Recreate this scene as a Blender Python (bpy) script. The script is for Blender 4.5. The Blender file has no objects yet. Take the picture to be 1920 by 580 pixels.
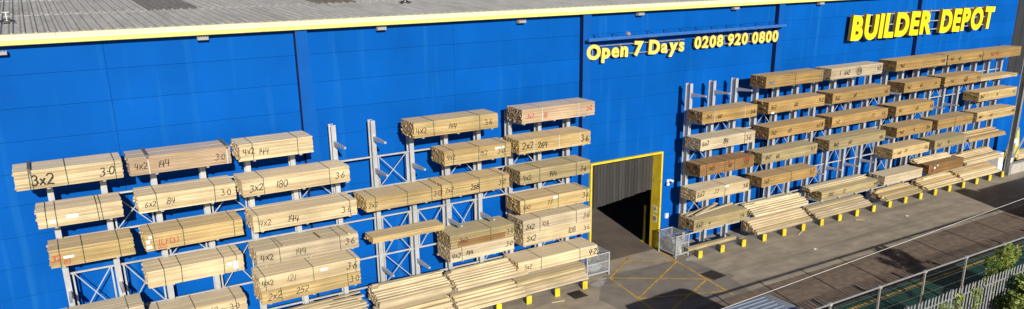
import bpy, bmesh, math, random
from mathutils import Vector, Matrix
random.seed(7)
S = bpy.context.scene
COL = S.collection
rad = math.radians

# ------------------------------------------------------------------ camera
yaw, pitch, roll = rad(30.944), rad(17.244), rad(-0.733)
CAM = Vector((0.0, -27.694, 13.872))
fw = Vector((math.sin(yaw)*math.cos(pitch), math.cos(yaw)*math.cos(pitch), -math.sin(pitch)))
r0 = Vector((math.cos(yaw), -math.sin(yaw), 0)); u0 = r0.cross(fw)
rt = math.cos(roll)*r0 + math.sin(roll)*u0; up = -math.sin(roll)*r0 + math.cos(roll)*u0
cd = bpy.data.cameras.new('camera'); cam = bpy.data.objects.new('camera', cd); COL.objects.link(cam)
m3 = Matrix((rt, up, -fw)).transposed()
cam.matrix_world = Matrix.Translation(CAM) @ m3.to_4x4()
cd.sensor_fit = 'HORIZONTAL'; cd.sensor_width = 36.0
cd.lens = 1461.67/1920*36.0
cd.shift_x = 0.0; cd.shift_y = (381.83-290)/1920
cd.clip_end = 2000; cd.clip_start = 0.1
S.camera = cam

# ------------------------------------------------------------------ world, sun, exposure
SUN_D = Vector((0.45, 1.9, -0.725)).normalized()        # the way the light travels
el = math.asin(-SUN_D.z); az = math.atan2(-SUN_D.x, -SUN_D.y)
w = bpy.data.worlds.new('World'); S.world = w; w.use_nodes = True
nt = w.node_tree; bg = nt.nodes['Background']
sk = nt.nodes.new('ShaderNodeTexSky'); sk.sky_type = 'NISHITA'; sk.sun_disc = False
sk.sun_elevation = el; sk.sun_rotation = az; sk.altitude = 1500; sk.air_density = 0.5; sk.dust_density = 0.1
nt.links.new(sk.outputs[0], bg.inputs[0]); bg.inputs[1].default_value = 0.05
sd = bpy.data.lights.new('sun', 'SUN'); sd.energy = 5.0; sd.angle = rad(0.5); sd.color = (1.0, 0.93, 0.82)
sun = bpy.data.objects.new('sun', sd); COL.objects.link(sun)
sun.rotation_euler = SUN_D.to_track_quat('-Z', 'Y').to_euler(); sun.location = (0, -40, 40)
S.view_settings.view_transform = 'Standard'; S.view_settings.look = 'None'
S.view_settings.gamma = 1; S.view_settings.exposure = 0.2
S.render.engine = 'CYCLES'

# ------------------------------------------------------------------ helpers
class MB:
    """collects boxes, prisms and tubes; build() links them as one mesh object"""
    def __init__(s): s.v = []; s.f = []; s.t = []; s.tint = 0.0
    def poly(s, vs, fs):
        o = len(s.v); s.v += [tuple(p) for p in vs]; s.f += [tuple(i+o for i in f) for f in fs]; s.t += [s.tint]*len(fs)
        return s
    def box(s, x0, x1, y0, y1, z0, z1):
        return s.poly([(x0,y0,z0),(x1,y0,z0),(x1,y1,z0),(x0,y1,z0),(x0,y0,z1),(x1,y0,z1),(x1,y1,z1),(x0,y1,z1)],
            [(0,3,2,1),(4,5,6,7),(0,1,5,4),(1,2,6,5),(2,3,7,6),(3,0,4,7)])
    def bar(s, a, b, w, h=None, upv=(0,0,1)):
        a = Vector(a); b = Vector(b); h = h or w; d = (b-a).normalized(); u = Vector(upv)
        if abs(d.dot(u)) > .98: u = Vector((0,1,0))
        sd_ = d.cross(u).normalized(); uu = sd_.cross(d)
        c = [a+sd_*i*w/2+uu*j*h/2 for i, j in ((-1,-1),(1,-1),(1,1),(-1,1))]+[b+sd_*i*w/2+uu*j*h/2 for i, j in ((-1,-1),(1,-1),(1,1),(-1,1))]
        return s.poly(c, [(3,2,1,0),(4,5,6,7),(0,1,5,4),(1,2,6,5),(2,3,7,6),(3,0,4,7)])
    def tube(s, a, b, r, r2=None, n=8):
        a = Vector(a); b = Vector(b); r2 = r if r2 is None else r2; d = (b-a).normalized()
        u = Vector((0,0,1)) if abs(d.z) < .9 else Vector((1,0,0)); p = d.cross(u).normalized(); q = d.cross(p)
        vs = [a+(p*math.cos(t)+q*math.sin(t))*r for t in [2*math.pi*i/n for i in range(n)]]
        vs += [b+(p*math.cos(t)+q*math.sin(t))*r2 for t in [2*math.pi*i/n for i in range(n)]]
        return s.poly(vs, [(i,(i+1)%n,(i+1)%n+n,i+n) for i in range(n)]+[tuple(range(n))[::-1], tuple(range(n,2*n))])
    def prism(s, pts, axis, a, b):
        """extrude a closed 2D outline; axis 'x': pts are (y,z), 'y': (x,z), 'z': (x,y)"""
        def mk(p, t): return {'x':(t,p[0],p[1]), 'y':(p[0],t,p[1]), 'z':(p[0],p[1],t)}[axis]
        n = len(pts); vs = [mk(p,a) for p in pts]+[mk(p,b) for p in pts]
        return s.poly(vs, [tuple(range(n))[::-1], tuple(range(n,2*n))]+[(i,(i+1)%n,(i+1)%n+n,i+n) for i in range(n)])
    def mesh(s, name, mat):
        me = bpy.data.meshes.new(name); me.from_pydata(s.v, [], s.f)
        if any(s.t):
            at = me.attributes.new('tint', 'FLOAT', 'FACE'); at.data.foreach_set('value', s.t)
        bm = bmesh.new(); bm.from_mesh(me); bmesh.ops.recalc_face_normals(bm, faces=bm.faces); bm.to_mesh(me); bm.free()
        if mat: me.materials.append(mat)
        return me
    def build(s, name, mat, parent=None, loc=(0,0,0), **tags):
        return link(name, s.mesh(name, mat), parent, loc, **tags)
def link(name, data, parent=None, loc=(0,0,0), label=None, cat=None, group=None, kind=None):
    o = bpy.data.objects.new(name, data); COL.objects.link(o); o.location = loc; o.parent = parent
    if label: o['label'] = label
    if cat: o['category'] = cat
    if group: o['group'] = group
    if kind: o['kind'] = kind
    return o
def thing(name, label, cat, loc=(0,0,0), group=None):
    o = link(name, None, None, loc, label, cat, group); o.empty_display_size = .2; return o
def shade_smooth(o):
    for p in o.data.polygons: p.use_smooth = True

# ------------------------------------------------------------------ materials
def mat(name, col, rough=.6, metal=0.0, noise=.12, nscale=6.0, stretch=(1,1,1), bump=0.0, bscale=40.0, rand=0.0, spec=.5, streak=None):
    m = bpy.data.materials.new(name); m.use_nodes = True; n = m.node_tree.nodes; l = m.node_tree.links
    p = n['Principled BSDF']; p.inputs['Roughness'].default_value = rough; p.inputs['Metallic'].default_value = metal
    p.inputs['Specular IOR Level'].default_value = spec
    g = n.new('ShaderNodeNewGeometry'); mp = n.new('ShaderNodeMapping'); mp.inputs['Scale'].default_value = stretch
    l.new(g.outputs['Position'], mp.inputs[0])
    t = n.new('ShaderNodeTexNoise'); t.inputs['Scale'].default_value = nscale; t.inputs['Detail'].default_value = 6
    l.new(mp.outputs[0], t.inputs['Vector'])
    mr = n.new('ShaderNodeMapRange'); mr.inputs[1].default_value = .3; mr.inputs[2].default_value = .7
    mr.inputs[3].default_value = 1-noise; mr.inputs[4].default_value = 1+noise; l.new(t.outputs[0], mr.inputs[0])
    val = mr.outputs[0]
    if rand:
        oi = n.new('ShaderNodeObjectInfo'); r2 = n.new('ShaderNodeMapRange'); r2.inputs[3].default_value = 1-rand; r2.inputs[4].default_value = 1+rand
        l.new(oi.outputs['Random'], r2.inputs[0]); mu = n.new('ShaderNodeMath'); mu.operation = 'MULTIPLY'
        l.new(val, mu.inputs[0]); l.new(r2.outputs[0], mu.inputs[1]); val = mu.outputs[0]
    mx = n.new('ShaderNodeMix'); mx.data_type = 'RGBA'; mx.blend_type = 'MULTIPLY'; mx.inputs[0].default_value = 1
    mx.inputs[6].default_value = (*col, 1); l.new(val, mx.inputs[7]); out = mx.outputs[2]
    if streak:   # run-off stains: narrow in x, long in z
        sm = n.new('ShaderNodeMapping'); sm.inputs['Scale'].default_value = streak[1]; l.new(g.outputs['Position'], sm.inputs[0])
        st = n.new('ShaderNodeTexNoise'); st.inputs['Scale'].default_value = 1; st.inputs['Detail'].default_value = 4; l.new(sm.outputs[0], st.inputs['Vector'])
        sr = n.new('ShaderNodeMapRange'); sr.inputs[1].default_value = streak[2]; sr.inputs[2].default_value = streak[2]+.2; sr.inputs[3].default_value = 0; sr.inputs[4].default_value = streak[3]
        l.new(st.outputs[0], sr.inputs[0]); m2 = n.new('ShaderNodeMix'); m2.data_type = 'RGBA'
        l.new(sr.outputs[0], m2.inputs[0]); l.new(out, m2.inputs[6]); m2.inputs[7].default_value = (*streak[0], 1); out = m2.outputs[2]
    l.new(out, p.inputs['Base Color'])
    if bump:
        bt = n.new('ShaderNodeTexNoise'); bt.inputs['Scale'].default_value = bscale; bt.inputs['Detail'].default_value = 3; l.new(mp.outputs[0], bt.inputs['Vector'])
        b = n.new('ShaderNodeBump'); b.inputs['Strength'].default_value = bump; b.inputs['Distance'].default_value = .02
        l.new(bt.outputs[0], b.inputs['Height']); l.new(b.outputs[0], p.inputs['Normal'])
    return m

def wood(name, ca, cb, end, grey=None):
    m = bpy.data.materials.new(name); m.use_nodes = True; n = m.node_tree.nodes; l = m.node_tree.links
    p = n['Principled BSDF']; p.inputs['Roughness'].default_value = .8; p.inputs['Specular IOR Level'].default_value = .25
    at = n.new('ShaderNodeAttribute'); at.attribute_name = 'tint'; oi = n.new('ShaderNodeObjectInfo')
    ad = n.new('ShaderNodeMath'); ad.operation = 'ADD'; l.new(at.outputs['Fac'], ad.inputs[0]); l.new(oi.outputs['Random'], ad.inputs[1])
    fr = n.new('ShaderNodeMath'); fr.operation = 'FRACT'; l.new(ad.outputs[0], fr.inputs[0])
    g = n.new('ShaderNodeNewGeometry'); mp = n.new('ShaderNodeMapping'); mp.inputs['Scale'].default_value = (.9, 24, 24)
    l.new(g.outputs['Position'], mp.inputs[0])
    t = n.new('ShaderNodeTexNoise'); t.noise_dimensions = '4D'; t.inputs['Scale'].default_value = 1; t.inputs['Detail'].default_value = 5
    l.new(mp.outputs[0], t.inputs['Vector']); k = n.new('ShaderNodeMath'); k.operation = 'MULTIPLY'; k.inputs[1].default_value = 37
    l.new(fr.outputs[0], k.inputs[0]); l.new(k.outputs[0], t.inputs['W'])
    m1 = n.new('ShaderNodeMix'); m1.data_type = 'RGBA'; l.new(fr.outputs[0], m1.inputs[0]); m1.inputs[6].default_value = (*ca,1); m1.inputs[7].default_value = (*cb,1)
    mr = n.new('ShaderNodeMapRange'); mr.inputs[1].default_value = .3; mr.inputs[2].default_value = .7; mr.inputs[3].default_value = .68; mr.inputs[4].default_value = 1.16
    l.new(t.outputs[0], mr.inputs[0])
    m2 = n.new('ShaderNodeMix'); m2.data_type = 'RGBA'; m2.blend_type = 'MULTIPLY'; m2.inputs[0].default_value = 1
    l.new(m1.outputs[2], m2.inputs[6]); l.new(mr.outputs[0], m2.inputs[7])
    # knots
    kp = n.new('ShaderNodeMapping'); kp.inputs['Scale'].default_value = (3.2, 21, 21); l.new(g.outputs['Position'], kp.inputs[0])
    vo = n.new('ShaderNodeTexVoronoi'); vo.voronoi_dimensions = '4D'; l.new(kp.outputs[0], vo.inputs['Vector']); l.new(k.outputs[0], vo.inputs['W'])
    kr = n.new('ShaderNodeMapRange'); kr.inputs[1].default_value = .13; kr.inputs[2].default_value = .26; kr.inputs[3].default_value = .55; kr.inputs[4].default_value = 0
    l.new(vo.outputs['Distance'], kr.inputs[0])
    m3_ = n.new('ShaderNodeMix'); m3_.data_type = 'RGBA'; l.new(kr.outputs[0], m3_.inputs[0]); l.new(m2.outputs[2], m3_.inputs[6]); m3_.inputs[7].default_value = (ca[0]*.45, ca[1]*.35, ca[2]*.3, 1)
    out = m3_.outputs[2]
    # big weather patches
    bt = n.new('ShaderNodeTexNoise'); bt.inputs['Scale'].default_value = .9; bt.inputs['Detail'].default_value = 4; l.new(g.outputs['Position'], bt.inputs['Vector'])
    br = n.new('ShaderNodeMapRange'); br.inputs[1].default_value = .3; br.inputs[2].default_value = .7; br.inputs[3].default_value = .78; br.inputs[4].default_value = 1.10; l.new(bt.outputs[0], br.inputs[0])
    m5 = n.new('ShaderNodeMix'); m5.data_type = 'RGBA'; m5.blend_type = 'MULTIPLY'; m5.inputs[0].default_value = 1
    l.new(out, m5.inputs[6]); l.new(br.outputs[0], m5.inputs[7]); out = m5.outputs[2]
    hs_ = n.new('ShaderNodeMath'); hs_.operation = 'MULTIPLY'; hs_.inputs[1].default_value = 17.31; l.new(oi.outputs['Random'], hs_.inputs[0])
    hf = n.new('ShaderNodeMath'); hf.operation = 'FRACT'; l.new(hs_.outputs[0], hf.inputs[0])
    hr = n.new('ShaderNodeMapRange'); hr.inputs[3].default_value = .84; hr.inputs[4].default_value = 1.10; l.new(hf.outputs[0], hr.inputs[0])
    m7 = n.new('ShaderNodeMix'); m7.data_type = 'RGBA'; m7.blend_type = 'MULTIPLY'; m7.inputs[0].default_value = 1
    l.new(out, m7.inputs[6]); l.new(hr.outputs[0], m7.inputs[7]); out = m7.outputs[2]
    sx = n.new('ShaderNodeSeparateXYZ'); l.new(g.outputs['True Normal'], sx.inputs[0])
    if grey:     # lighter tops: some weathering, mostly light painted into the upper faces
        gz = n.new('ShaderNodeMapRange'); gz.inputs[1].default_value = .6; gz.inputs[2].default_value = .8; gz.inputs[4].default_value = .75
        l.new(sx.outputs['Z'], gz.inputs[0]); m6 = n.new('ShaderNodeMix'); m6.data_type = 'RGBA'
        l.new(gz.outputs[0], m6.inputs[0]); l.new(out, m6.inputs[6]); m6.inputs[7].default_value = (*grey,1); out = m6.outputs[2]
    ab = n.new('ShaderNodeMath'); ab.operation = 'ABSOLUTE'; l.new(sx.outputs['X'], ab.inputs[0])
    gt = n.new('ShaderNodeMath'); gt.operation = 'GREATER_THAN'; gt.inputs[1].default_value = .75; l.new(ab.outputs[0], gt.inputs[0])
    er = n.new('ShaderNodeMix'); er.data_type = 'RGBA'; er.blend_type = 'MULTIPLY'; er.inputs[0].default_value = 1; er.inputs[6].default_value = (*end,1)
    ee = n.new('ShaderNodeMapRange'); ee.inputs[3].default_value = .55; ee.inputs[4].default_value = 1.3; l.new(fr.outputs[0], ee.inputs[0]); l.new(ee.outputs[0], er.inputs[7])
    m4 = n.new('ShaderNodeMix'); m4.data_type = 'RGBA'; l.new(gt.outputs[0], m4.inputs[0]); l.new(out, m4.inputs[6]); l.new(er.outputs[2], m4.inputs[7])
    l.new(m4.outputs[2], p.inputs['Base Color'])
    b = n.new('ShaderNodeBump'); b.inputs['Strength'].default_value = .25; b.inputs['Distance'].default_value = .01
    l.new(t.outputs[0], b.inputs['Height']); l.new(b.outputs[0], p.inputs['Normal'])
    return m

WOOD = {
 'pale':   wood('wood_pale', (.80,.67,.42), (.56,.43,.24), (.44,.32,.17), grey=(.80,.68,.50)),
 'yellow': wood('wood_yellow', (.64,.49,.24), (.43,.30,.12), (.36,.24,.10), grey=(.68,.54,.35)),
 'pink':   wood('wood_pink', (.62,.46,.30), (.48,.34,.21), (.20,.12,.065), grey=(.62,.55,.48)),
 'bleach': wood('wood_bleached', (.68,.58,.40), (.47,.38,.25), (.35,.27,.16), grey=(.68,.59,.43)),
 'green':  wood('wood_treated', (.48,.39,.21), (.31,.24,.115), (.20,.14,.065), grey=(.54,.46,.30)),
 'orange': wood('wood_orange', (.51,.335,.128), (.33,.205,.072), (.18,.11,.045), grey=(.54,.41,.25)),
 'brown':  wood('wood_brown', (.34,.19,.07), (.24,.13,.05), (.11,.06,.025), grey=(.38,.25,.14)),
 'cream':  wood('wood_cream', (.76,.66,.45), (.60,.49,.31), (.30,.215,.12)),
}
M = {
 'blue': mat('wall_blue', (.0015,.090,.40), .6, 0, .13, .45, (1,1,.6), .06, 60, .055, .04, ((.025,.19,.46), (2.0,1,.13), .58, .36)),
 'pil': mat('pilaster_blue', (.0015,.088,.385), .65, 0, .06, 2, (1,1,1), 0, 1, 0, .12),
 'navy': mat('side_strip_navy', (.001,.008,.06), .6, 0, .1, 2),
 'char': mat('cladding_charcoal', (.03,.033,.04), .5, 0, .15, 2, (1,1,.3)),
 'yellowpaint': mat('yellow_paint', (.76,.57,.03), .5, 0, .14, 3, (1,1,.5), 0, 1, .05, .4, ((.28,.20,.07),(5,5,3),.56,.7)),
 'fascia': mat('fascia_yellow', (.84,.73,.20), .45, 0, .07, 1.5, (1,1,1), 0, 1, .04, .4, ((.55,.45,.16),(3.5,1,.6),.58,.55)),
 'capping': mat('capping_sheen', (.86,.83,.58), .45, 0, .06, 1.5, (1,1,1), 0, 1, .04, .4, ((.60,.54,.34),(3.0,1,1),.60,.5)),  # sky sheen on the eaves slope, put into a paler colour
 'roof': mat('roof_grey', (.56,.55,.535), .6, .0, .12, 3, (2.5,.25,1), .03, 30, .05, .4, ((.30,.29,.27),(1.1,.3,1),.55,.5)),
 'ribshade': mat('roof_rib_shade', (.28,.275,.265), .75, .0, .3, 3, (2.5,.5,1)),  # shade line beside each roof rib, painted as a darker strip
 'skyl': mat('rooflight_grp', (.26,.22,.15), .35, 0, .25, 4, (2,.4,1)),
 'galv': mat('galvanised_steel', (.46,.475,.49), .5, .25, .12, 5, (1,1,.6), .02, 30, .06),
 'galvd': mat('galvanised_dull', (.30,.31,.32), .55, .3, .2, 8),
 'letter': mat('letter_yellow', (.92,.72,.012), .35, 0, .04, 3),
 'letter2': mat('letter_pale_yellow', (.86,.64,.14), .4, 0, .06, 3),
 'letterside': mat('letter_return_bronze', (.30,.20,.04), .4, .2, .1, 3),
 'bluerail': mat('sign_rail_blue', (.03,.13,.42), .4, 0, .08, 3),
 'black': mat('black_plastic', (.012,.012,.014), .5, 0, .2, 6),
 'strap': mat('strap_green', (.035,.085,.06), .45, 0, .15, 6),
 'strapw': mat('strap_white', (.62,.64,.62), .45, 0, .1, 6),
 'ink': mat('marker_black', (.012,.011,.010), .6, 0, .2, 9),
 'inkfade': mat('marker_faded', (.035,.028,.022), .7, 0, .6, 22),
 'red': mat('marker_red', (.48,.05,.03), .6, 0, .2, 9),
 'cyan': mat('marker_blue', (.10,.24,.36), .6, 0, .2, 9),
 'paper': mat('paper_label', (.82,.83,.84), .6, 0, .05, 9),
 'grey': mat('grey_timber', (.13,.125,.12), .8, 0, .2, 9, (1,6,6)),
 'ground': mat('yard_concrete', (.365,.32,.262), .85, 0, .2, 1.6, (.6,1,1), .5, 35, 0, .3, ((.18,.15,.122),(.09,1.5,1),.53,.7)),
 'road': mat('worn_tarmac', (.215,.165,.13), .88, 0, .28, 3.2, (1,1,1), .6, 35, 0, .25, ((.11,.088,.075),(.12,1.3,1),.52,.75)),
 'patch': mat('tarmac_patch', (.25,.225,.195), .85, 0, .15, 1.1, (1,1,1), .3, 60, 0, .25, ((.09,.08,.07),(.5,.5,1),.56,.5)),
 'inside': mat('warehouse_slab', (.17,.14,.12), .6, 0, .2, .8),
 'line': mat('road_paint_yellow', (.56,.36,.09), .75, 0, .3, 4, (1,1,1), 0, 1, 0, .3, ((.22,.17,.11),(2.3,2.3,2),.53,.8)),
 'greenp': mat('walkway_green', (.022,.095,.075), .7, 0, .2, 1.2, (1,1,1), .2, 50),
 'weedsoil': mat('verge_soil', (.13,.10,.06), .95, 0, .3, 2, (1,1,1), .5, 20),
 'iron': mat('cast_iron', (.05,.045,.04), .6, .4, .25, 9),
 'dust': mat('spilt_dust', (.42,.40,.37), .95, 0, .2, 9),
 'pvc': mat('curtain_pvc', (.042,.040,.040), .3, 0, .15, 2.5, (5,1,.3), 0, 1, .25),
 'plastic': mat('shrink_wrap', (.40,.42,.44), .25, 0, .15, 6),
 'white': mat('white_plastic', (.78,.79,.80), .4, 0, .04, 5),
 'lens': mat('lamp_glass', (.55,.56,.55), .15, 0, .05, 5),
 'lampgrey': mat('lamp_grey', (.45,.45,.44), .45, .2, .1, 5),
 'conc': mat('concrete_grey', (.42,.40,.36), .85, 0, .15, 2, (1,1,1), .2, 40),
 'vanroof': mat('van_roof_paint', (.30,.36,.46), .3, .25, .06, 2),
 'vanblue': mat('van_blue', (.015,.07,.30), .3, .2, .06, 2),
 'glass': mat('dark_glass', (.015,.02,.025), .08, 0, .05, 2),
 'rubber': mat('tyre_rubber', (.02,.02,.02), .8, 0, .2, 9),
 'cable': mat('cable_white', (.80,.81,.80), .5, 0, .03, 9),
 'leaf': mat('leaf_green', (.11,.18,.03), .55, 0, .35, 3, (1,1,1), 0, 1, .2),
 'leaf2': mat('leaf_yellow_green', (.22,.27,.05), .55, 0, .35, 3, (1,1,1), 0, 1, .2),
 'stem': mat('stem_brown', (.12,.08,.04), .85, 0, .2, 8),
 'signw': mat('plate_white', (.78,.78,.74), .4, 0, .03, 5),
 'dirtyblue': mat('crate_blue', (.03,.06,.22), .5, 0, .1, 5),
 'dirtyred': mat('crate_red', (.32,.04,.03), .5, 0, .1, 5),
}
ink = M['ink']

# ------------------------------------------------------------------ ground, yard, road
W = 0.1                                            # front plane of the warehouse wall
def sheet(name, pts, z, m_, sub=None, **t):
    b = MB(); b.poly([(x,y,z) for x,y in pts], [tuple(range(len(pts)))]); return b.build(name, m_, None, **t)
sheet('ground', [(-400,-400),(500,-400),(500,500),(-400,500)], 0, M['ground'], kind='structure')
sheet('road', [(-60,-9.2),(120,-9.2),(120,-6.05),(-60,-6.15)], .004, M['road'], kind='structure')
sheet('yard_patch', [(18.9,-3.3),(20.6,-1.35),(25.35,-1.75),(25.5,-4.2),(25.0,-6.1),(19.2,-6.1)], .004, M['patch'], kind='structure')
sheet('green_walkway', [(18,-12.75),(70,-12.75),(70,-9.2),(18,-9.2)], .005, M['greenp'], kind='structure')
sheet('verge', [(-60,-60),(120,-60),(120,-12.75),(-60,-12.75)], .006, M['weedsoil'], kind='structure')
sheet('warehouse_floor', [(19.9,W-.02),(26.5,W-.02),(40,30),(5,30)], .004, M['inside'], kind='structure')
def stripe(a, b, wd, z=.009):
    a = Vector((*a,0)); b = Vector((*b,0)); d = (b-a).normalized(); n_ = Vector((-d.y,d.x,0))*wd/2
    return [(p.x,p.y,z) for p in (a-n_, b-n_, b+n_, a+n_)]
bm_ = MB()
segs = [((20.78,-1.6),(20.05,-6.2)), ((24.95,-.3),(24.08,-6.0)), ((20.75,-1.68),(23.3,-.05)), ((20.38,-4.11),(24.78,-1.77)),
        ((20.1,-6.1),(24.36,-4.16)), ((24.78,-1.77),(22.1,-.03)), ((24.36,-4.16),(20.75,-1.68)), ((24.14,-5.6),(20.4,-4.2))]
for i, (a, b) in enumerate(segs): bm_.poly(stripe(a, b, .11, .009+.0012*i), [(0,1,2,3)])
bm_.build('box_junction_marking', M['line'], None, kind='structure')
bm_ = MB(); bm_.poly(stripe((18,-9.72),(70,-9.35),.14,.011), [(0,1,2,3)]); bm_.build('walkway_line', M['line'], None, kind='structure')

bm_ = MB()                                          # sealed joints between the yard slabs
for i_, x in enumerate((27.9,33.2,38.6,44.1,49.5)): bm_.poly(stripe((x,-2.2),(x+.12,-6.0),.035,.0031+.0003*i_), [(0,1,2,3)])
bm_.poly(stripe((25.4,-3.95),(70,-3.75),.035,.0052), [(0,1,2,3)])
bm_.build('slab_joint', M['patch'], None, kind='structure')
# ------------------------------------------------------------------ warehouse
WH = thing('warehouse', 'large blue clad warehouse with yellow eaves and grey ribbed roof', 'warehouse', (0,0,0))
XR = 55.35; Z_E = 11.80
DX0, DX1, DZ = 20.9, 25.06, 4.93                   # doorway
core = MB()
core.box(-40, DX0-.02, W+.06, W+.2, 0, Z_E).box(DX1+.02, XR, W+.06, W+.2, 0, Z_E).box(DX0-.02, DX1+.02, W+.06, W+.2, DZ+.02, Z_E)
core.box(-40,-39.8,W+.2,40,0,Z_E).box(XR-.2,XR,W+.2,40,0,Z_E).box(-40,XR,39.8,40,0,Z_E)
wall = core.build('wall', M['pil'], WH)
cols = [-40,-34,-28.5,-22.4,-16.4,-10.3,-4.25,1.83,7.92,14.08,20.22,26.35,32.45,38.55,44.55,50.6,XR]
rows = [.02,.8]+[1.8+i for i in range(10)]+[Z_E]
G = .0025
pm = {}
def panel(x0, x1, z0, z1):
    key = (round(x1-x0,2), round(z1-z0,2))
    if key not in pm:
        a, h = key; c = .003
        b = MB(); o = [(G,G),(a-G,G),(a-G,h-G),(G,h-G)]; i_ = [(G+c,G+c),(a-G-c,G+c),(a-G-c,h-G-c),(G+c,h-G-c)]
        b.poly([(x,.058,z) for x,z in o]+[(x,.012,z) for x,z in o]+[(x,0,z) for x,z in i_],
            [(0,1,5,4),(1,2,6,5),(2,3,7,6),(3,0,4,7),(4,5,9,8),(5,6,10,9),(6,7,11,10),(7,4,8,11),(8,9,10,11)])
        pm[key] = b.mesh('wall_panel', M['blue'])
    link('wall_panel', pm[key], wall, (x0, W, z0))
for i in range(len(cols)-1):
    for j in range(len(rows)-1):
        x0, x1, z0, z1 = cols[i], cols[i+1], rows[j], rows[j+1]
        if x0 < DX1 and x1 > DX0 and z0 < DZ:
            panel(x0, DX0-.09, z0, z1); panel(DX1+.09, x1, z0, z1)
            if z1 > DZ+.1: panel(DX0-.09, DX1+.09, DZ+.09, z1)
        else: panel(x0, x1, z0, z1)
pil = MB().box(0,.42,-.24,.0,.0,Z_E-.06)
pme = pil.mesh('pilaster', M['pil']); flm = MB().box(-.016,-.001,-.25,-.001,.02,Z_E-.07).mesh('side_strip', M['navy'])  # dark navy strip on the left side of each pilaster
for x in (-28.5,-16.4,-4.25,7.82,20.19,32.34,44.36):
    po = link('pilaster', pme, WH, (x, W, 0)); link('side_strip', flm, po)
# doorway surround
dr = link('door_surround', None, WH)
MB().box(DX0-.09,DX0,-.03,.62,0,DZ).build('jamb', M['yellowpaint'], dr)
MB().box(DX1,DX1+.09,-.03,.62,0,DZ).build('jamb', M['yellowpaint'], dr)
MB().box(DX0-.09,DX1+.09,-.03,.62,DZ+.002,DZ+.09).build('lintel', M['yellowpaint'], dr)
# charcoal return building on the right
CB = thing('dark_annexe', 'charcoal clad annexe adjoining the right end of the blue wall', 'building', (XR,0,0))
MB().box(.02,30,.6,12,0,13).build('wall', M['char'], CB)
for i in range(6):
    for j in range(5): MB().box(.03+j*6,.03+j*6+5.985,.535,.598,.02+i*1.0,.02+i*1.0+.988).build('wall_panel', M['blue'], CB)
cpm = MB().box(0,.9,0,.05,6.05,12.9).mesh('cladding_panel', M['char'])
for i in range(20): link('cladding_panel', cpm, CB, (.04+i*.93,.54,0))
# eaves fascia
prof = [(-.10,11.70),(-.27,11.70),(-.285,11.715),(-.285,11.83),(-.27,11.845),(-.10,11.845)]
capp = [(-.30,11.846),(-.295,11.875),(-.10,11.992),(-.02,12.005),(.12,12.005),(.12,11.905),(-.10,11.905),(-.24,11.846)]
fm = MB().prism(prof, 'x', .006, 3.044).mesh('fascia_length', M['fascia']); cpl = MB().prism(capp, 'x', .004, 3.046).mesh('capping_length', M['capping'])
fa = MB().box(-40,XR,-.05,.1,11.805,11.9).build('eaves_gutter', M['fascia'], WH)
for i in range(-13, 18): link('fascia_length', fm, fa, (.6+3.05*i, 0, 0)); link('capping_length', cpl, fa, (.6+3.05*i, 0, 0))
cl = MB().prism([(y-.004*(1 if y < 0 else 0), z+.004) for y, z in prof], 'x', -.045, .045).mesh('joint_clip', M['fascia'])
for i in range(-3, 18): link('joint_clip', cl, fa, (.6+3.05*i, -.004, .0))
# roof
SL = math.tan(rad(2.3)); RW = .948; ZR = 11.97
def zr(y): return ZR+SL*(y+.05)
roof = MB().poly([(-40,-.02,zr(-.02)-.03),(XR,-.02,zr(-.02)-.03),(XR,41,zr(41)-.03),(-40,41,zr(41)-.03),(-40,-.02,zr(-.02)-.08),(XR,-.02,zr(-.02)-.08),(XR,41,zr(41)-.08),(-40,41,zr(41)-.08)],
    [(0,1,2,3),(7,6,5,4),(0,4,5,1),(1,5,6,2),(2,6,7,3),(3,7,4,0)]).build('roof', M['roof'], WH)
def sheet_mesh(y0, y1, lift, m_):
    b = MB(); ps = []
    for r_ in range(3):
        x = r_*RW/3
        ps += [(x,0),(x+.09,0),(x+.105,.007),(x+.145,.007),(x+.16,0),(x+.205,0),(x+.235,.062),(x+.28,.062),(x+.31,0)]
    ps.append((RW,0)); vs = []
    for y in (y0, y1):
        vs += [(px, y, zr(y)+pz+lift) for px, pz in ps]
    n_ = len(ps); vs += [(px, y0, zr(y0)+pz+lift-.014) for px, pz in ps]
    b.poly(vs, [(i,i+1,i+1+n_,i+n_) for i in range(n_-1)]+[(i,i+1,i+1+2*n_,i+2*n_) for i in range(n_-1)])
    me = b.mesh('roof_sheet', m_); me.materials.append(M['ribshade'])
    for i, p in enumerate(me.polygons):
        if i < n_-1 and i % 9 == 4: p.material_index = 1
    return me
s1 = sheet_mesh(-.03, 6.2, 0, M['roof']); s2 = sheet_mesh(6.1, 13, .008, M['roof']); s3 = sheet_mesh(12.9, 24, .016, M['roof'])
k1 = sheet_mesh(6.1, 13, .008, M['skyl'])
i = 0; x = -14.05
while x < XR-RW:
    sky = (4.35 < x+.4 < 5.5) or (10.9 < x+.4 < 12.6) or (23.5 < x+.4 < 24.7)
    link('roof_sheet', s1, roof, (x,0,0))
    if sky: link('rooflight', k1, roof, (x,0,0))
    else: link('roof_sheet', s2, roof, (x,0,0))
    if x < 30: link('roof_sheet', s3, roof, (x,0,0))
    x += RW
for x, y, lb in ((-.64,3.45,'small roof anchor post with white mast at the left end of the roof'),(14.1,4.65,'small dark roof anchor post further along the ribbed roof')):
    a = thing('roof_anchor', lb, 'anchor', (x,y,zr(y)+.062), 'fall anchors on the roof')
    b = MB(); b.box(-.16,.16,-.14,.14,0,.03)
    for sx in (-1,1):
        for sy in (-1,1): b.bar((sx*.03,sy*.03,.1),(sx*.22,sy*.2,.012),.05,.022)
    b.build('base_plate', M['iron'], a); MB().tube((0,0,.03),(0,0,.30),.016).build('mast', M['white'], a)
    MB().tube((-.1,0,.31),(.1,0,.31),.011).build('eye_bar', M['white'], a)

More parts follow.
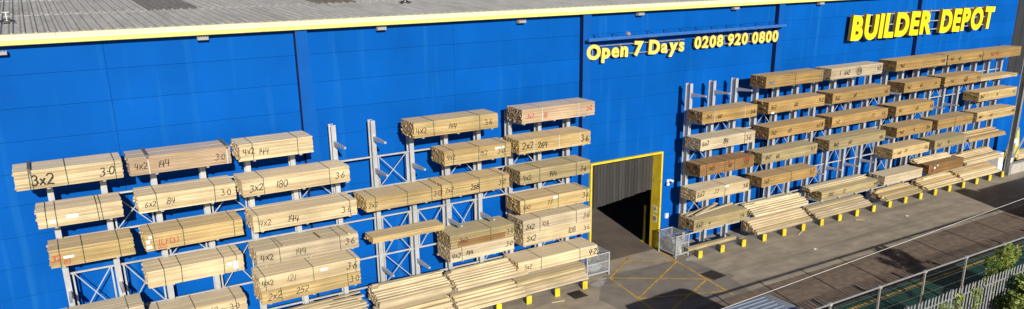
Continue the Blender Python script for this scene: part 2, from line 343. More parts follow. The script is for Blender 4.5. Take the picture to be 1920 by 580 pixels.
# floodlights under the eaves
ords = ['leftmost','second','third','fourth','fifth','sixth','seventh']
fl_b = MB().prism([(-.10,-.06),(-.27,-.035),(-.285,.05),(-.12,.075),(-.06,.03)], 'x', -.17, .17).mesh('housing', M['lampgrey'])
fl_f = MB(); [fl_f.box(-.16+i*.08-.01,-.16+i*.08+.01,-.26,-.12,.05,.082) for i in range(5)]; fl_f = fl_f.mesh('cooling_fins', M['lampgrey'])
fl_l = MB().poly([(-.15,-.11,-.066),(.15,-.11,-.066),(.15,-.26,-.044),(-.15,-.26,-.044)],[(0,1,2,3)]).mesh('lens', M['lens'])
fl_k = MB().box(-.05,.05,-.12,0,-.02,.02).box(-.09,.09,-.012,0,-.07,.07).mesh('bracket', M['lampgrey'])
for i, (x, z) in enumerate([(-.9,11.5),(4.77,11.6),(11.03,11.59),(17.11,11.55),(23.35,11.58),(29.3,11.6),(35.53,11.6)]):
    lb = ('leftmost grey floodlight under the yellow eaves, cut by the photo edge' if i == 0 else f'{ords[i]} grey floodlight from the left under the yellow eaves')
    f_ = thing('floodlight', lb, 'floodlight', (x, W-.001, z-.03), 'floodlights under the eaves')
    link('housing', fl_b, f_); link('cooling_fins', fl_f, f_); link('lens', fl_l, f_); link('bracket', fl_k, f_)

# ------------------------------------------------------------------ raised letter signs
glyph = {}
def glyph_mesh(ch, off, ext, mats, key):
    if (ch,key) in glyph: return glyph[(ch,key)]
    cu = bpy.data.curves.new('g', 'FONT'); cu.body = ch; cu.size = 1; cu.offset = off; cu.extrude = ext; cu.resolution_u = 5
    ob = bpy.data.objects.new('g', cu); COL.objects.link(ob); bpy.context.view_layer.update()
    me = bpy.data.meshes.new_from_object(ob.evaluated_get(bpy.context.evaluated_depsgraph_get()))
    bpy.data.objects.remove(ob); bpy.data.curves.remove(cu)
    xs = [v.co.x for v in me.vertices]; x0 = min(xs); wd = max(xs)-x0
    for v in me.vertices:                                   # text lies in xy facing +z: stand it up facing -y
        v.co = Vector((v.co.x-x0, -v.co.z, v.co.y))
    me.materials.clear(); [me.materials.append(q) for q in mats]
    me.update()
    for p in me.polygons: p.use_smooth = False; p.material_index = 0 if p.normal.y < -.5 else 1
    me.name = 'letter'; glyph[(ch,key)] = (me, wd); return me, wd
def letters(parent, text, x0, x1, y, zb, cap, depth, bold, mats, gap, space, shear=0.0, key='a'):
    k = cap/.729; items = []; X = 0
    for ch in text:
        if ch == ' ': X += space; continue
        me, wd = glyph_mesh(ch, min(bold,.034) if ch in 'eas' else bold, depth/2/k, mats, key); items.append((ch, me, X, wd)); X += wd+gap
    tot = X-gap; sx = (x1-x0)/tot
    for ch, me, X, wd in items:
        o = link('letter', me, parent)
        o.matrix_local = Matrix(((sx,0,sx*shear,x0+X*sx),(0,k,0,y+depth/2),(0,0,k,zb),(0,0,0,1)))
sg = thing('opening_hours_sign', 'raised pale yellow letters reading Open 7 Days on the blue wall', 'sign')
letters(sg, 'Open 7 Days', 20.36, 26.02, -.15, 9.80, .60, .08, .052, [M['letter2'],M['letterside']], .075, .30, .12, 'b')
MB().box(20.4,26.1,-.068,-.04,10.27,10.31).build('support_rail', M['galvd'], sg); MB().box(20.4,26.1,-.068,-.04,9.85,9.89).build('support_rail', M['galvd'], sg)
for x in (20.75,22.3,24.2,25.8): MB().box(x,x+.04,-.04,W-.002,9.84,10.32).build('stand_off', M['galvd'], sg)
sg2 = thing('phone_number_sign', 'raised pale yellow numerals 0208 920 0800 on the blue wall', 'sign')
letters(sg2, '0208 920 0800', 26.66, 32.40, -.15, 9.86, .53, .08, .044, [M['letter2'],M['letterside']], .07, .30, .10, 'b')
MB().box(26.7,32.5,-.068,-.04,10.28,10.32).build('support_rail', M['galvd'], sg2); MB().box(26.7,32.5,-.068,-.04,9.9,9.94).build('support_rail', M['galvd'], sg2)
for x in (27,28.7,30.4,32.1): MB().box(x,x+.04,-.04,W-.002,9.9,10.32).build('stand_off', M['galvd'], sg2)
tr = thing('sign_light_trough', 'long blue light trough on brackets above the opening hours lettering', 'light')
MB().prism([(-.56,10.58),(-.44,10.55),(-.40,10.60),(-.42,10.69),(-.52,10.70)], 'x', 20.2, 32.5).build('trough', M['bluerail'], tr)
for i in range(12): x = 20.9+i*1.0; MB().bar((x,-.46,10.70),(x,W-.002,10.80),.03).build('bracket', M['bluerail'], tr)
lm = thing('bulkhead_lamp', 'small round lamp above the light trough on the blue wall', 'lamp', (22.8,W,10.72))
MB().tube((0,-.01,0),(0,-.12,0),.11,.09,16).build('body', M['galvd'], lm); MB().tube((0,-.121,0),(0,-.17,0),.095,.05,16).build('dome', M['galvd'], lm)

bd = thing('builder_depot_sign', 'big bold yellow letters reading BUILDER DEPOT high on the blue wall', 'sign')
letters(bd, 'BUILDER', 37.9, 45.25, -.38, 9.62, 1.25, .20, .05, [M['letter'],M['letterside']], .085, .3, .10, 'c')
letters(bd, 'DEPOT', 46.12, 51.75, -.38, 9.60, 1.25, .20, .05, [M['letter'],M['letterside']], .085, .3, .10, 'c')
for z in (9.72,10.2,10.78): MB().box(38.0,51.5,-.178,-.13,z,z+.05).build('support_rail', M['galv'], bd)
for i in range(12): x = 38.3+i*1.18; MB().box(x,x+.05,-.129,W-.002,9.66,10.9).build('stand_off', M['galvd'], bd)

# ------------------------------------------------------------------ door things
cu_ = thing('strip_curtain', 'grey plastic strip curtain hanging in the upper half of the doorway', 'curtain', (0,.7,0))
MB().box(DX0+.02,DX1-.02,-.06,.0,4.78,4.90).build('curtain_rail', M['galvd'], cu_)
for i in range(22):
    x = DX0+.03+i*.188; zz = 2.55+.45*i/21+random.uniform(-.02,.02); b = MB(); n_ = 5; vs = []
    for z in (4.84, zz):
        for q in range(n_): t_ = q/(n_-1); vs.append((x+t_*.21, -.075-.04*math.sin(math.pi*t_)-(i%2)*.022, z))
    b.poly(vs+[(a,b_+.006,c) for a,b_,c in vs], [(q,q+1,q+1+n_,q+n_) for q in range(n_-1)]+[(q+2*n_,q+3*n_,q+1+3*n_,q+1+2*n_) for q in range(n_-1)])
    b.build('strip', M['pvc'], cu_)
gp = thing('guard_post', 'yellow steel guard post just inside the right door jamb', 'bollard', (25.3,1.3,0))
MB().tube((0,0,.02),(0,0,1.95),.06,None,14).build('post', M['yellowpaint'], gp); MB().box(-.13,.13,-.13,.13,.002,.02).build('base_plate', M['yellowpaint'], gp)
for j, (x, y, n_, wd) in enumerate(((23.4,9,3,1.1),(21.4,8.4,2,1.2),(25.6,7.5,2,1.0))):
    p_ = thing('pallet_stack', ['brown boxed goods on pallets deep inside the dark doorway','low boxed goods at the left inside the doorway','boxed goods behind the guard post inside the doorway'][j], 'pallet', (x,y,.006), 'boxed goods inside the warehouse')
    pb = MB(); [pb.box(-wd/2,wd/2,q,q+.1,.1,.12) for q in (-.5,-.3,-.1,.1,.3)]; [pb.box(q-.05,q+.05,-.5,.4,0,.1) for q in (-wd/2+.05,0,wd/2-.05)]
    pb.build('pallet', WOOD['brown'], p_)
    for q in range(n_): MB().box(-wd/2+.03,wd/2-.03,-.45,.38,.122+q*.5,.12+q*.5+.495).build('carton', WOOD['green'], p_)
ws = thing('warning_sign', 'yellow triangular warning plate on the right door jamb', 'sign', (DX1-.001,.28,2.05))
MB().box(-.006,0,-.13,.13,-.18,.16).build('plate', M['signw'], ws)
b = MB().prism([(-.11,-.06),(.11,-.06),(0,.13)], 'x', -.009, -.0062); b.build('triangle_border', M['black'], ws)
b = MB().prism([(-.08,-.043),(.08,-.043),(0,.095)], 'x', -.0115, -.0092); b.build('triangle', M['yellowpaint'], ws)
MB().box(-.0135,-.0117,-.011,.011,-.012,.055).box(-.0135,-.0117,-.011,.011,-.035,-.02).build('symbol', M['black'], ws)
ws = thing('notice_plate', 'dark round notice plate below the warning triangle on the jamb', 'sign', (DX1-.001,.28,1.55))
MB().box(-.006,0,-.13,.13,-.17,.17).build('plate', M['signw'], ws)
MB().tube((-.0062,0,0),(-.009,0,0),.115,None,20).build('disc', M['black'], ws); MB().box(-.0115,-.0092,-.07,.07,.02,.05).box(-.0115,-.0092,-.07,.07,-.05,-.02).build('symbol', M['signw'], ws)
sl = thing('security_light', 'white twin head security light right of the doorway', 'lamp', (25.62,W,3.45))
MB().box(-.06,.06,-.06,-.001,-.08,.08).build('base', M['white'], sl)
for s_ in (-1,1): MB().tube((s_*.08,-.07,.05*s_),(s_*.16,-.24,.05*s_-.05),.05,.075,12).build('lamp_head', M['white'], sl)
sw = thing('door_control_box', 'small white control box on the blue wall beside the jamb', 'box', (25.62,W,1.66))
MB().box(-.09,.09,-.09,-.001,-.12,.12).build('case', M['white'], sw)
for s_ in (-1,0,1): MB().tube((0,-.0901,s_*.07),(0,-.11,s_*.07),.022,None,10).build('button', M['dirtyred' if s_ < 0 else 'galvd'], sw)

# ------------------------------------------------------------------ cantilever racks
SP = 1.49
LZ = {1:7.73,2:6.51,3:5.24,4:4.0,5:2.56,6:1.38}
RZ = {1:7.88,2:6.60,3:5.33,4:4.08,5:2.86,6:1.37}
UF, UB, UH = -.68, -.36, 8.02                      # upright front, back, height
BASE = .38
def rack_meshes(UF, UB):
    um = MB()
    for (a, b_) in ((UF,UF+.022),(UB-.022,UB)): um.box(-.085,.085,a,b_,.02,UH)
    um.box(-.009,.009,UF+.022,UB-.022,.02,UH); um.box(-.1,.1,UF-.02,UB+.02,.0,.018)
    um = um.mesh('upright', M['galv']); ut = um.copy()
    for v in ut.vertices:
        if v.co.z > 5: v.co.z = 8.32
    am = MB()     # tapered arm, top face at z = 0
    am.poly([(-.045,UF-.014,0),(.045,UF-.014,0),(.045,UF-.014,-.17),(-.045,UF-.014,-.17),(-.04,-1.80,0),(.04,-1.80,0),(.04,-1.80,-.07),(-.04,-1.80,-.07)],
            [(0,1,2,3),(4,7,6,5),(0,4,5,1),(1,5,6,2),(2,6,7,3),(3,7,4,0)])
    am.box(-.075,.075,UF-.013,UF-.001,-.24,.07); am = am.mesh('arm', M['galv'])
    bb = MB(); bb.box(-.085,.085,-2.03,UF-.025,BASE-.016,BASE).box(-.085,.085,-2.03,UF-.025,.0,.016).box(-.012,.012,-2.03,UF-.025,.016,BASE-.016); bb = bb.mesh('base_beam', M['galvd'])
    cap = MB().prism([(-.12,.005),(.12,.005),(.12,BASE-.02),(-.06,BASE-.012),(-.12,BASE-.03)], 'y', -2.085, -2.031).box(-.05,.05,-2.095,-2.0855,.1,.26).mesh('end_cap', M['yellowpaint'])
    return um, ut, am, bb, cap
def rack(name, label, xs, lev, has_arm, xb, tall, UF, UB):
    x0 = xs[0]; n_ = len(xs); um, ut, am, bb, cap = rack_meshes(UF, UB)
    R_ = thing(name, label, 'rack', (x0,0,0), 'cantilever racks along the wall')
    for k in range(n_):
        link('upright', ut if k in tall else um, R_, (xs[k]-x0,0,0))
        be = link('base_beam', bb, R_, (xs[k]-x0,0,0)); link('end_cap', cap, be)
        for t_ in lev:
            if has_arm(k, t_): link('arm', am, R_, (xs[k]-x0,0,lev[t_]))
    ties = [7.55,6.92,5.72,4.52,2.95,1.75,.75]
    yb = (UF+UB)/2
    for k in range(n_-1):
        W_ = xs[k+1]-xs[k]; X_ = xs[k]-x0
        tm = MB().box(.012,W_-.012,yb-.025,yb+.025,-.03,.03).mesh('tie_rail', M['galv'])
        for z in ties[1:]: link('tie_rail', tm, R_, (X_,0,z))
        for j in range(1, len(ties)-1):
            if not xb(k, j): continue
            z1, z0 = ties[j]-.034, ties[j+1]+.034; h = z1-z0
            MB().bar((.22,yb-.011,0),(W_-.22,yb-.011,h),.02,.03).build('cross_brace', M['galv'], R_, (X_,0,z0))
            MB().bar((.22,yb+.011,h),(W_-.22,yb+.011,0),.02,.03).build('cross_brace', M['galv'], R_, (X_,0,z0))
            for q in (.18, W_-.18): MB().box(-.025,.025,yb-.024,yb+.024,0,h).build('brace_post', M['galv'], R_, (X_+q,0,z0))
    return R_
bundles = []; spans = []       # spans: (side, tier, x0, x1) carried by arms

# ------------------------------------------------------------------ hand lettering (stroke font, unit height)
def arc(cx, cy, rx, ry, a0, a1, n_=9): return [(cx+rx*math.cos(rad(a0+(a1-a0)*i/n_)), cy+ry*math.sin(rad(a0+(a1-a0)*i/n_))) for i in range(n_+1)]
SF = {
 '0': [arc(.28,.5,.25,.48,100,460,14)], '1': [[(.22,.98),(.2,.5),(.17,0)]],
 '2': [arc(.27,.72,.24,.26,170,-30,9)+[(.2,.22),(.02,.02),(.28,.08),(.58,.02)]],
 '3': [arc(.25,.75,.22,.23,150,-90,8)+arc(.25,.27,.27,.27,90,-150,9)[1:]],
 '4': [[(.14,.98),(.02,.40),(.30,.36),(.60,.42)],[(.46,.92),(.42,.4),(.38,-.06)]],
 '5': [[(.55,.95),(.15,.93),(.1,.55)]+arc(.24,.3,.27,.29,120,-150,9)],
 '6': [[(.42,.98),(.14,.6),(.06,.28)]+arc(.28,.24,.22,.24,180,540,12)],
 '7': [[(.05,.92),(.52,.95),(.32,.45),(.2,0)]],
 '8': [arc(.3,.74,.2,.23,-80,280,12)+arc(.29,.25,.25,.26,88,-270,12)[1:]],
 '9': [arc(.28,.72,.22,.25,0,360,12)+[(.48,.4),(.36,0)]],
 'x': [[(.05,.72),(.28,.4),(.5,.05)],[(.48,.75),(.25,.35),(.02,.05)]], '.': [[(.06,.44),(.22,.40)]], '-': [[(.05,.4),(.4,.42)]],
 'F': [[(.1,0),(.12,.95),(.52,.93)],[(.12,.5),(.42,.52)]], '(': [arc(.4,.5,.35,.62,120,240,8)], ')': [arc(0,.5,.35,.62,60,-60,8)],
 'o': [arc(.5,.5,.72,.72,0,360,18)],
}
ADV = {'1':.36,'.':.3,'-':.5,'(':.3,')':.4,'x':.6,'o':1.1}
def writing(text, size, wd, seed=0):
    rn = random.Random(seed*31+len(text)); b = MB(); X = 0; n_ = 0
    for ch in text:
        if ch == ' ': X += .45; continue
        dz = rn.uniform(-.05,.05); sc = rn.uniform(.9,1.08)
        for st in SF[ch]:
            p = [Vector(((X+px*sc)*size, 0, (py*sc+dz)*size)) for px, py in st]; L_, R_ = [], []
            for i in range(len(p)):
                d = (p[min(i+1,len(p)-1)]-p[max(i-1,0)]).normalized(); q = Vector((-d.z,0,d.x))*wd/2*rn.uniform(.75,1.2)
                L_.append(p[i]+q); R_.append(p[i]-q)
            y = -.0006*n_; n_ += 1
            b.poly([(v.x,y,v.z) for v in L_+R_], [(i,i+1,i+1+len(p),i+len(p)) for i in range(len(p)-1)])
        X += ADV.get(ch,.68)*sc
    return b, X*size

# ------------------------------------------------------------------ timber bundles
YF = -1.9
WID = {'2x2':.050,'3x2':.075,'4x2':.095,'5x2':.122,'6x2':.147,'7x2':.172,'8x2':.197,'9x2':.222}
INK = {'k':M['ink'],'r':M['red'],'b':M['cyan']}
PH = .047
SIDE = {'L':LZ,'R':RZ}
def bundle(side, tier, x0, L, sec, kind, label, marks=(), straps=(.15,.5,.85), papers=(), rows=12, z=None, scol='strap', ragged=.028, ncol=None, prot=(), stripe=None):
    lv = SIDE[side]; zz = lv[tier] if z is None else z
    if z is None or abs(z-lv[tier]) < .01: spans.append((side, tier, x0, x0+L))
    wd = WID[sec]; nc = ncol or max(2, round((1.18 if side == 'L' else 1.03)/wd)); D = nc*wd; H = rows*PH; rn = random.Random(int(x0*100+zz*37))
    T = thing('timber_bundle', label, 'timber', (x0, YF, zz), 'timber bundles on the racks')
    T.rotation_euler = (0,0,rn.uniform(-.005,.005))
    b = MB(); g = .003
    for r_ in range(rows):
        rb = rn.uniform(-.004,.004)
        for c in range(nc):
            b.tint = rn.uniform(.01,.99)
            e0 = rn.uniform(0, ragged); e1 = rn.uniform(0, ragged); dy = rn.uniform(-.006,.006)+rb
            if rn.random() < .05: e0 = -rn.uniform(0, ragged*1.5)
            dz = rn.uniform(-.009,.0015) if r_ == rows-1 else 0
            b.box(e0, L-e1, c*wd+g+dy*(c == 0), (c+1)*wd-g, r_*PH+(.003 if r_ else 0), (r_+1)*PH-.0036+dz)
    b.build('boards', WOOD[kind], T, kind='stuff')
    if stripe:
        r0_, r1_, k2 = stripe; s_ = MB()
        for r_ in range(r0_, r1_):
            s_.tint = rn.uniform(.01,.99); s_.box(L*.12+rn.uniform(-.05,.05), L*.86+rn.uniform(-.05,.05), -.0075, .02, r_*PH+.003, (r_+1)*PH-.004)
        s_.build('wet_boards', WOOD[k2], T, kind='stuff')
    for fr_ in straps:
        x = fr_*L; t = .010; w2 = .011; s_ = MB()
        lean = rn.uniform(-.02,.02)
        s_.poly([(x-w2,-t-.003,-.004),(x+w2,-t-.003,-.004),(x+w2+lean,-t-.003,H+.003),(x-w2+lean,-t-.003,H+.003),(x-w2,-t,-.004),(x+w2,-t,-.004),(x+w2+lean,-t,H+.003),(x-w2+lean,-t,H+.003)],
            [(0,1,2,3),(7,6,5,4),(0,4,5,1),(1,5,6,2),(2,6,7,3),(3,7,4,0)])
        s_.box(x-w2+lean, x+w2+lean, -t, D+.006, H+.0032, H+.0065).box(x-w2+lean, x+w2+lean, D+.004, D+.008, .0, H+.003)
        s_.build('strap', M[scol if isinstance(scol, str) else 'strap'], T)
    for fr_ in prot:
        x = fr_*L; MB().prism([(x-.04,-.02),(x+.04,-.02),(x+.04,D),(x-.04,D)], 'z', H+.007, H+.05).build('bearer', M['grey'], T)
        MB().box(x-.03,x+.03,-.026,-.0145,H-.09,H+.007).build('edge_protector', M['grey'], T)
    for i, (tx, fx_, sz, ck, zf) in enumerate(marks):
        sz *= rn.uniform(.86,1.08); wb, ww = writing(tx, sz, max(.019, sz*rn.uniform(.10,.14)), int(x0*7)+i)
        sh = rn.uniform(-.08,.28); tl = rn.uniform(-.07,.07); wb.v = [(px+pz*sh, py, pz+px*tl) for px, py, pz in wb.v]
        wb.build('marking', M['inkfade'] if ck == 'k' and rn.random() < .25 else INK[ck], T, (fx_*L-ww/2, -.0172, zf*H-sz/2))
    for fx_, zf, pw, ph in papers:
        MB().box(fx_*L-pw/2, fx_*L+pw/2, -.0155, -.0138, zf*H-ph/2, zf*H+ph/2).build('paper_label', M['paper'], T)
    return T
TN = {1:'top tier',2:'second tier',3:'third tier',4:'fourth tier',5:'fifth tier',6:'sixth tier'}
SN = {'A':'leftmost stack','B':'second stack from left','C':'third stack from left','D':'stack under the empty arms','E':'second left of doorway','F':'just left of doorway',
      'G':'first right of doorway','H':'second right of doorway','I':'third right of doorway','J':'third from right end','N':'second from right end','K':'stack at right end'}
KN = {'pale':'pale','yellow':'yellow','pink':'pinkish','bleach':'bleached','green':'greenish','orange':'orange','brown':'dark brown','cream':'cream'}
def B(st, tier, x0, L, sec, kind, m=None, extra='', mk=True, **kw):
    side = 'L' if st in 'ABCDEF' else 'R'
    col_ = kw.pop('mc','k'); s_ = kw.pop('ms', .21 if side == 'L' else .20)
    marks = list(kw.pop('marks', ()))
    if m:
        n_ = len(m); fr_ = kw.pop('mf', (.10,.36,.89) if n_ == 3 else (.12,.87) if n_ == 2 else (.12,))
        marks += [(t, f, s_*random.uniform(.92,1.08), col_, .5+random.uniform(-.06,.06)) for t, f in zip(m, fr_)]
    lab = f"{KN[kind]} bundle" + (f" marked {' '.join(m)}" if m and mk else '') + (f" {extra}" if extra else '') + f", {TN[tier]}, {SN[st]}"
    return bundle(side, tier, x0, L, sec, kind, lab.replace('o84','84'), marks, **kw)

# left rack
B('A',1,-1.14,2.84,'3x2','pale',('3x2','3.0'),ms=.30,mf=(.25,.84),straps=(.13,.155,.47,.92),prot=(.145,))
B('A',2,-.78,2.30,'4x2','pale',extra='with two white labels',straps=(.10,.215,.70,.745),papers=((.17,.35,.16,.10),(.40,.52,.32,.11)),rows=11)
B('A',3,-.66,2.32,'4x2','yellow',('32',),'in red',mc='r',mf=(.07,),straps=(.115,.39,.82),papers=((.22,.52,.28,.08),),marks=[('03',.19,.13,'r',.25)])
B('A',5,-.72,2.38,'4x2','bleach',extra='cut by the bottom edge',straps=(.12,.8),rows=20,marks=[('4',.92,.2,'k',.7)])
B('B',1,1.86,3.02,'4x2','pink',('4x2','144','3.0'),mf=(.11,.33,.88),straps=(.185,.955),scol='strapw',prot=(.18,.965))
B('B',2,1.93,2.97,'6x2','pale',('6x2','84','3.0'),mf=(.12,.32,.89),straps=(.19,.77))
B('B',3,1.95,3.04,'4x2','yellow',('11 F(3)',),'in red',mc='r',mf=(.225,),straps=(.09,.38,.90),papers=((.06,.80,.09,.09),(.035,.55,.10,.12),(.04,.25,.16,.10)),marks=[('025',.165,.14,'r',.18)])
B('B',4,1.86,3.02,'4x2','pale',extra='with white labels at its right',straps=(.17,.34,.78,.92),papers=((.84,.55,.15,.11),(.905,.42,.15,.28)))
B('B',5,1.80,3.02,'4x2','pale',('60 -','3.0'),mf=(.66,.86),straps=(.1,.44,.88),rows=10)
B('C',1,5.13,2.46,'4x2','pale',('4x2','144'),mf=(.13,.32),straps=(.18,.78))
B('C',2,5.09,3.72,'3x2','pale',('3x2','180','3.6'),ms=.25,mf=(.12,.35,.90),straps=(.19,.80))
B('C',3,5.30,3.68,'4x2','pale',('4x2','144','3.6'),ms=.23,mf=(.11,.37,.89),straps=(.055,.93))
B('C',4,5.28,3.66,'4x2','bleach',('4x2','144','3.6'),'under battens',ms=.23,mf=(.10,.42,.91),straps=(.22,.81))
B('C',5,5.28,3.65,'4x2','pale',('4x2','121','3.6'),'atop another',ms=.24,mf=(.08,.30,.91),straps=(.06,.52,.95),papers=((.63,.66,.26,.10),),rows=11,z=LZ[5]+11*PH+.004)
B('C',5,5.31,3.62,'2x2','yellow',('2x2','252','3.0'),'beneath another',ms=.26,mf=(.12,.39,.93),straps=(.19,.86),rows=11,ragged=.03)
B('D',3,9.31,3.02,'2x2','yellow',('2x2','3.0'),mf=(.09,.95),straps=(.12,.54,.87),rows=11)
B('D',4,9.45,2.97,'4x2','yellow',extra='only five boards high',straps=(),rows=5,ncol=8,ragged=.04)
B('E',1,11.32,3.58,'4x2','yellow',('4x2','144','3.6'),ms=.24,mf=(.09,.44,.88),straps=(.23,.77))
B('E',2,12.51,2.95,'4x2','yellow',('4x2','152','3.0'),mf=(.10,.58,.84),straps=(.13,.50,.90),papers=((.79,.72,.24,.09),(.87,.72,.12,.09)))
B('E',3,12.37,3.00,'2x2','yellow',('2x2','288','3.0'),mf=(.10,.47,.88),straps=(.14,.54,.89))
B('E',5,12.62,2.94,'3x2','green',('3x2','3.0'),'with brown streak',mf=(.20,.93),straps=(.62,),z=LZ[5]+12*PH+.004,ragged=.03,stripe=(1,6,'brown'),marks=[('8',.20,.13,'r',.25)])
B('E',5,12.60,2.95,'4x2','bleach',('4x2','144','3.0'),'beneath another',ms=.22,mf=(.09,.29,.91),straps=(.18,))
B('F',1,15.96,3.59,'3x2','pink',('3x2','18','3.0'),'in red',mc='r',mf=(.11,.31,.92),straps=(.27,.77),scol='strapw')
B('F',2,15.81,3.55,'2x2','yellow',('2x2','264','3.6'),ms=.29,mf=(.12,.32,.91),straps=(.20,.55,.84),scol='strapw')
B('F',3,15.85,3.53,'4x2','green',('4x2','144','3.6'),ms=.22,mf=(.10,.46,.89),straps=(.27,.79))
B('F',4,15.85,3.51,'6x2','yellow',('6x2','77','3.6'),ms=.22,mf=(.09,.41,.93),straps=(.06,.53,.95),papers=((.49,.82,.22,.10),))
B('F',5,15.97,3.51,'5x2','bleach',('5x2','108','3.6'),'atop another',ms=.23,mf=(.10,.32,.92),straps=(.24,.77),z=LZ[5]+12*PH+.004)
B('F',5,15.98,3.51,'5x2','pale',('5x2','108','3.6'),'beneath another',ms=.23,mf=(.11,.70,.93),straps=(.19,.75),scol='strapw')
B('F',6,15.71,4.13,'5x2','pale',('5x2','4.2'),ms=.23,mf=(.12,.93),straps=(.28,.77),rows=11,ragged=.04)
# right rack
B('G',2,25.71,3.63,'8x2','orange',('8x2','60','3.6'),mf=(.12,.31,.91),straps=(.22,.77),scol='strapw')
B('G',3,25.71,3.63,'6x2','bleach',('6x2','84','3.6'),ms=.24,mf=(.09,.45,.87),straps=(.8,))
B('G',4,25.77,3.63,'8x2','brown',('9x2','60','3.0'),mf=(.21,.54,.84),straps=(.12,.45,.63),marks=[('32',.24,.15,'r',.75),('0800',.85,.16,'r',.85),('19',.52,.15,'r',.8)],ragged=.03)
B('G',5,25.61,3.61,'6x2','pale',('6x2','77','3.6'),ms=.23,mf=(.09,.37,.92),straps=(.53,),papers=((.56,.85,.24,.10),))
B('G',6,25.59,3.61,'6x2','green',('6x2','9','3.6'),'under crossed boards',ms=.23,mf=(.10,.28,.90),straps=(),ragged=.03)
B('H',1,29.76,4.21,'8x2','orange',extra='with faint blue marks',straps=(.5,),marks=[('8x2',.10,.18,'b',.45),('4.2',.95,.18,'b',.5)])
B('H',2,30.09,4.21,'8x2','orange',('8x2','60','4.2'),mf=(.09,.48,.93),straps=(),papers=((.08,.05,.18,.10),))
B('H',3,30.28,4.21,'7x2','orange',('7x2','60','4.2'),mf=(.08,.36,.88),straps=(),marks=[('8',.95,.2,'k',.55)])
B('H',4,29.92,4.20,'8x2','green',('8x2','60','4.2'),mf=(.11,.28,.91),straps=(),ragged=.03)
B('H',5,30.07,4.17,'7x2','orange',('7x2','4.2'),mf=(.08,.90),straps=(.52,),rows=11,prot=(),ragged=.03)
B('I',1,34.54,4.23,'6x2','bleach',('6x2','84','4.2'),'one circled',mf=(.30,.54,.92),straps=(.86,),scol='strapw',marks=[('1',.17,.25,'k',.5),('o',.535,.26,'k',.5)])
B('I',2,34.87,4.83,'7x2','orange',('8x2','60','4.8'),mf=(.09,.38,.93),straps=())
B('I',3,35.03,4.76,'7x2','orange',('7x2','72','4.8'),mf=(.10,.72,.92),straps=())
B('I',4,35.02,4.79,'8x2','green',('8x2','60','4.8'),mf=(.12,.36,.92),straps=(),ragged=.03)
B('I',6,34.85,4.85,'7x2','green',('8x2','72','4.8'),'in two layers',mf=(.16,.38,.95),straps=(),rows=10,ragged=.05)
B('J',1,39.97,4.70,'9x2','orange',('9x2','4.8'),mf=(.12,.92),straps=(.975,),scol='strapw')
B('N',1,44.80,3.58,'9x2','orange',('9x2','10','3.6'),mf=(.12,.33,.92),straps=())
B('K',1,48.44,4.21,'8x2','orange',extra='with red lettering',straps=(),marks=[('9x2 - 42',.30,.17,'r',.5)])
B('J',2,40.98,3.42,'9x2','orange',('9x2','60','3.6'),mf=(.13,.46,.86),straps=())
B('N',2,44.84,3.80,'9x2','orange',('9x2','60','4.2'),'one circled',mf=(.20,.57,.92),straps=(),marks=[('o',.56,.22,'k',.5)])
B('K',2,48.62,4.14,'8x2','yellow',extra='only three boards high',straps=(),rows=4)
B('J',3,40.50,3.60,'9x2','orange',('9x2','60','3.6'),mf=(.11,.55,.93),straps=())
B('K',3,48.73,4.29,'8x2','yellow',('8x2','10','4.2'),mf=(.09,.47,.92),straps=(),marks=[('-',.2,.2,'k',.7)])
B('J',4,40.84,3.38,'9x2','orange',('9x2','11','3.6'),mf=(.14,.48,.88),straps=())
B('N',4,44.78,3.66,'9x2','orange',extra='with a single dark strap',straps=(.48,))
B('K',4,48.89,4.36,'8x2','yellow',('8x2','60','4.8'),mf=(.09,.36,.93),straps=())
B('J',5,40.72,3.50,'9x2','yellow',('7x2','72','3.6'),mf=(.18,.35,.91),straps=())
B('N',5,44.78,3.40,'8x2','green',('8x2','11'),mf=(.14,.42),straps=(.9,.96),scol='strapw')
B('J',6,40.25,3.66,'6x2','bleach',extra='in a low block with ragged ends',straps=(),rows=11,ragged=.06)
B('N',6,44.55,3.63,'8x2','brown',extra='with white tags and red end',straps=(.12,),papers=((.16,.6,.15,.12),(.24,.8,.10,.09)),marks=[('88',.10,.2,'r',.4)],ragged=.03)

# ------------------------------------------------------------------ loose piles of planks
plank_me = {k: None for k in WOOD}
def plank_mesh(kind):
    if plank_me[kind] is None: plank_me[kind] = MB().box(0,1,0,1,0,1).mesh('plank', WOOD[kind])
    return plank_me[kind]
def pile(side, tier, label, x0, L, z, yf, D, layers, kind, w_=.10, h_=.048, rag=.10, kinds=None, seed=0, splay=.006, top_splay=.02, extra=0):
    """layers: number of planks left out at the front edge, bottom layer first"""
    if tier: spans.append((side, tier, x0, x0+L))
    rn = random.Random(seed+int(x0*10)); T = thing('timber_pile', label, 'timber', (x0,yf,z), 'loose timber piles')
    n_ = int(D/w_); n_l = len(layers)
    for li, skip in enumerate(layers):
        for c in range(n_):
            if c < skip: continue
            vis = c <= skip+1 or li == n_l-1 or (li < n_l-1 and c <= layers[li+1]+1)
            if not vis and c < n_-1 and rn.random() < .25: pass
            kd = rn.choice(kinds) if kinds else kind
            o = link('plank', plank_mesh(kd), T, (rn.uniform(0,rag), c*w_+rn.uniform(.001,.006), li*h_+.001))
            ll = L-rn.uniform(0,rag)-rag*.5
            o.scale = (ll, w_-.008, h_-.002)
            sp = top_splay if li == n_l-1 else splay
            o.rotation_euler = (0,0,rn.uniform(-sp,sp)*.35)
    for q in range(extra):
        ll = L*rn.uniform(.55,.98); sk_ = layers[-1]*w_
        o = link('plank', plank_mesh(rn.choice(kinds) if kinds else kind), T, (rn.uniform(-.1,.12)+rn.uniform(0,L-ll), sk_+.05+q*(D-sk_-.2)/max(1,extra), n_l*h_+.004+q%2*.03))
        o.scale = (ll, w_*.9, h_*.8); o.rotation_euler = (0,rn.uniform(-.004,.004),rn.uniform(-.05,.05))
    return T
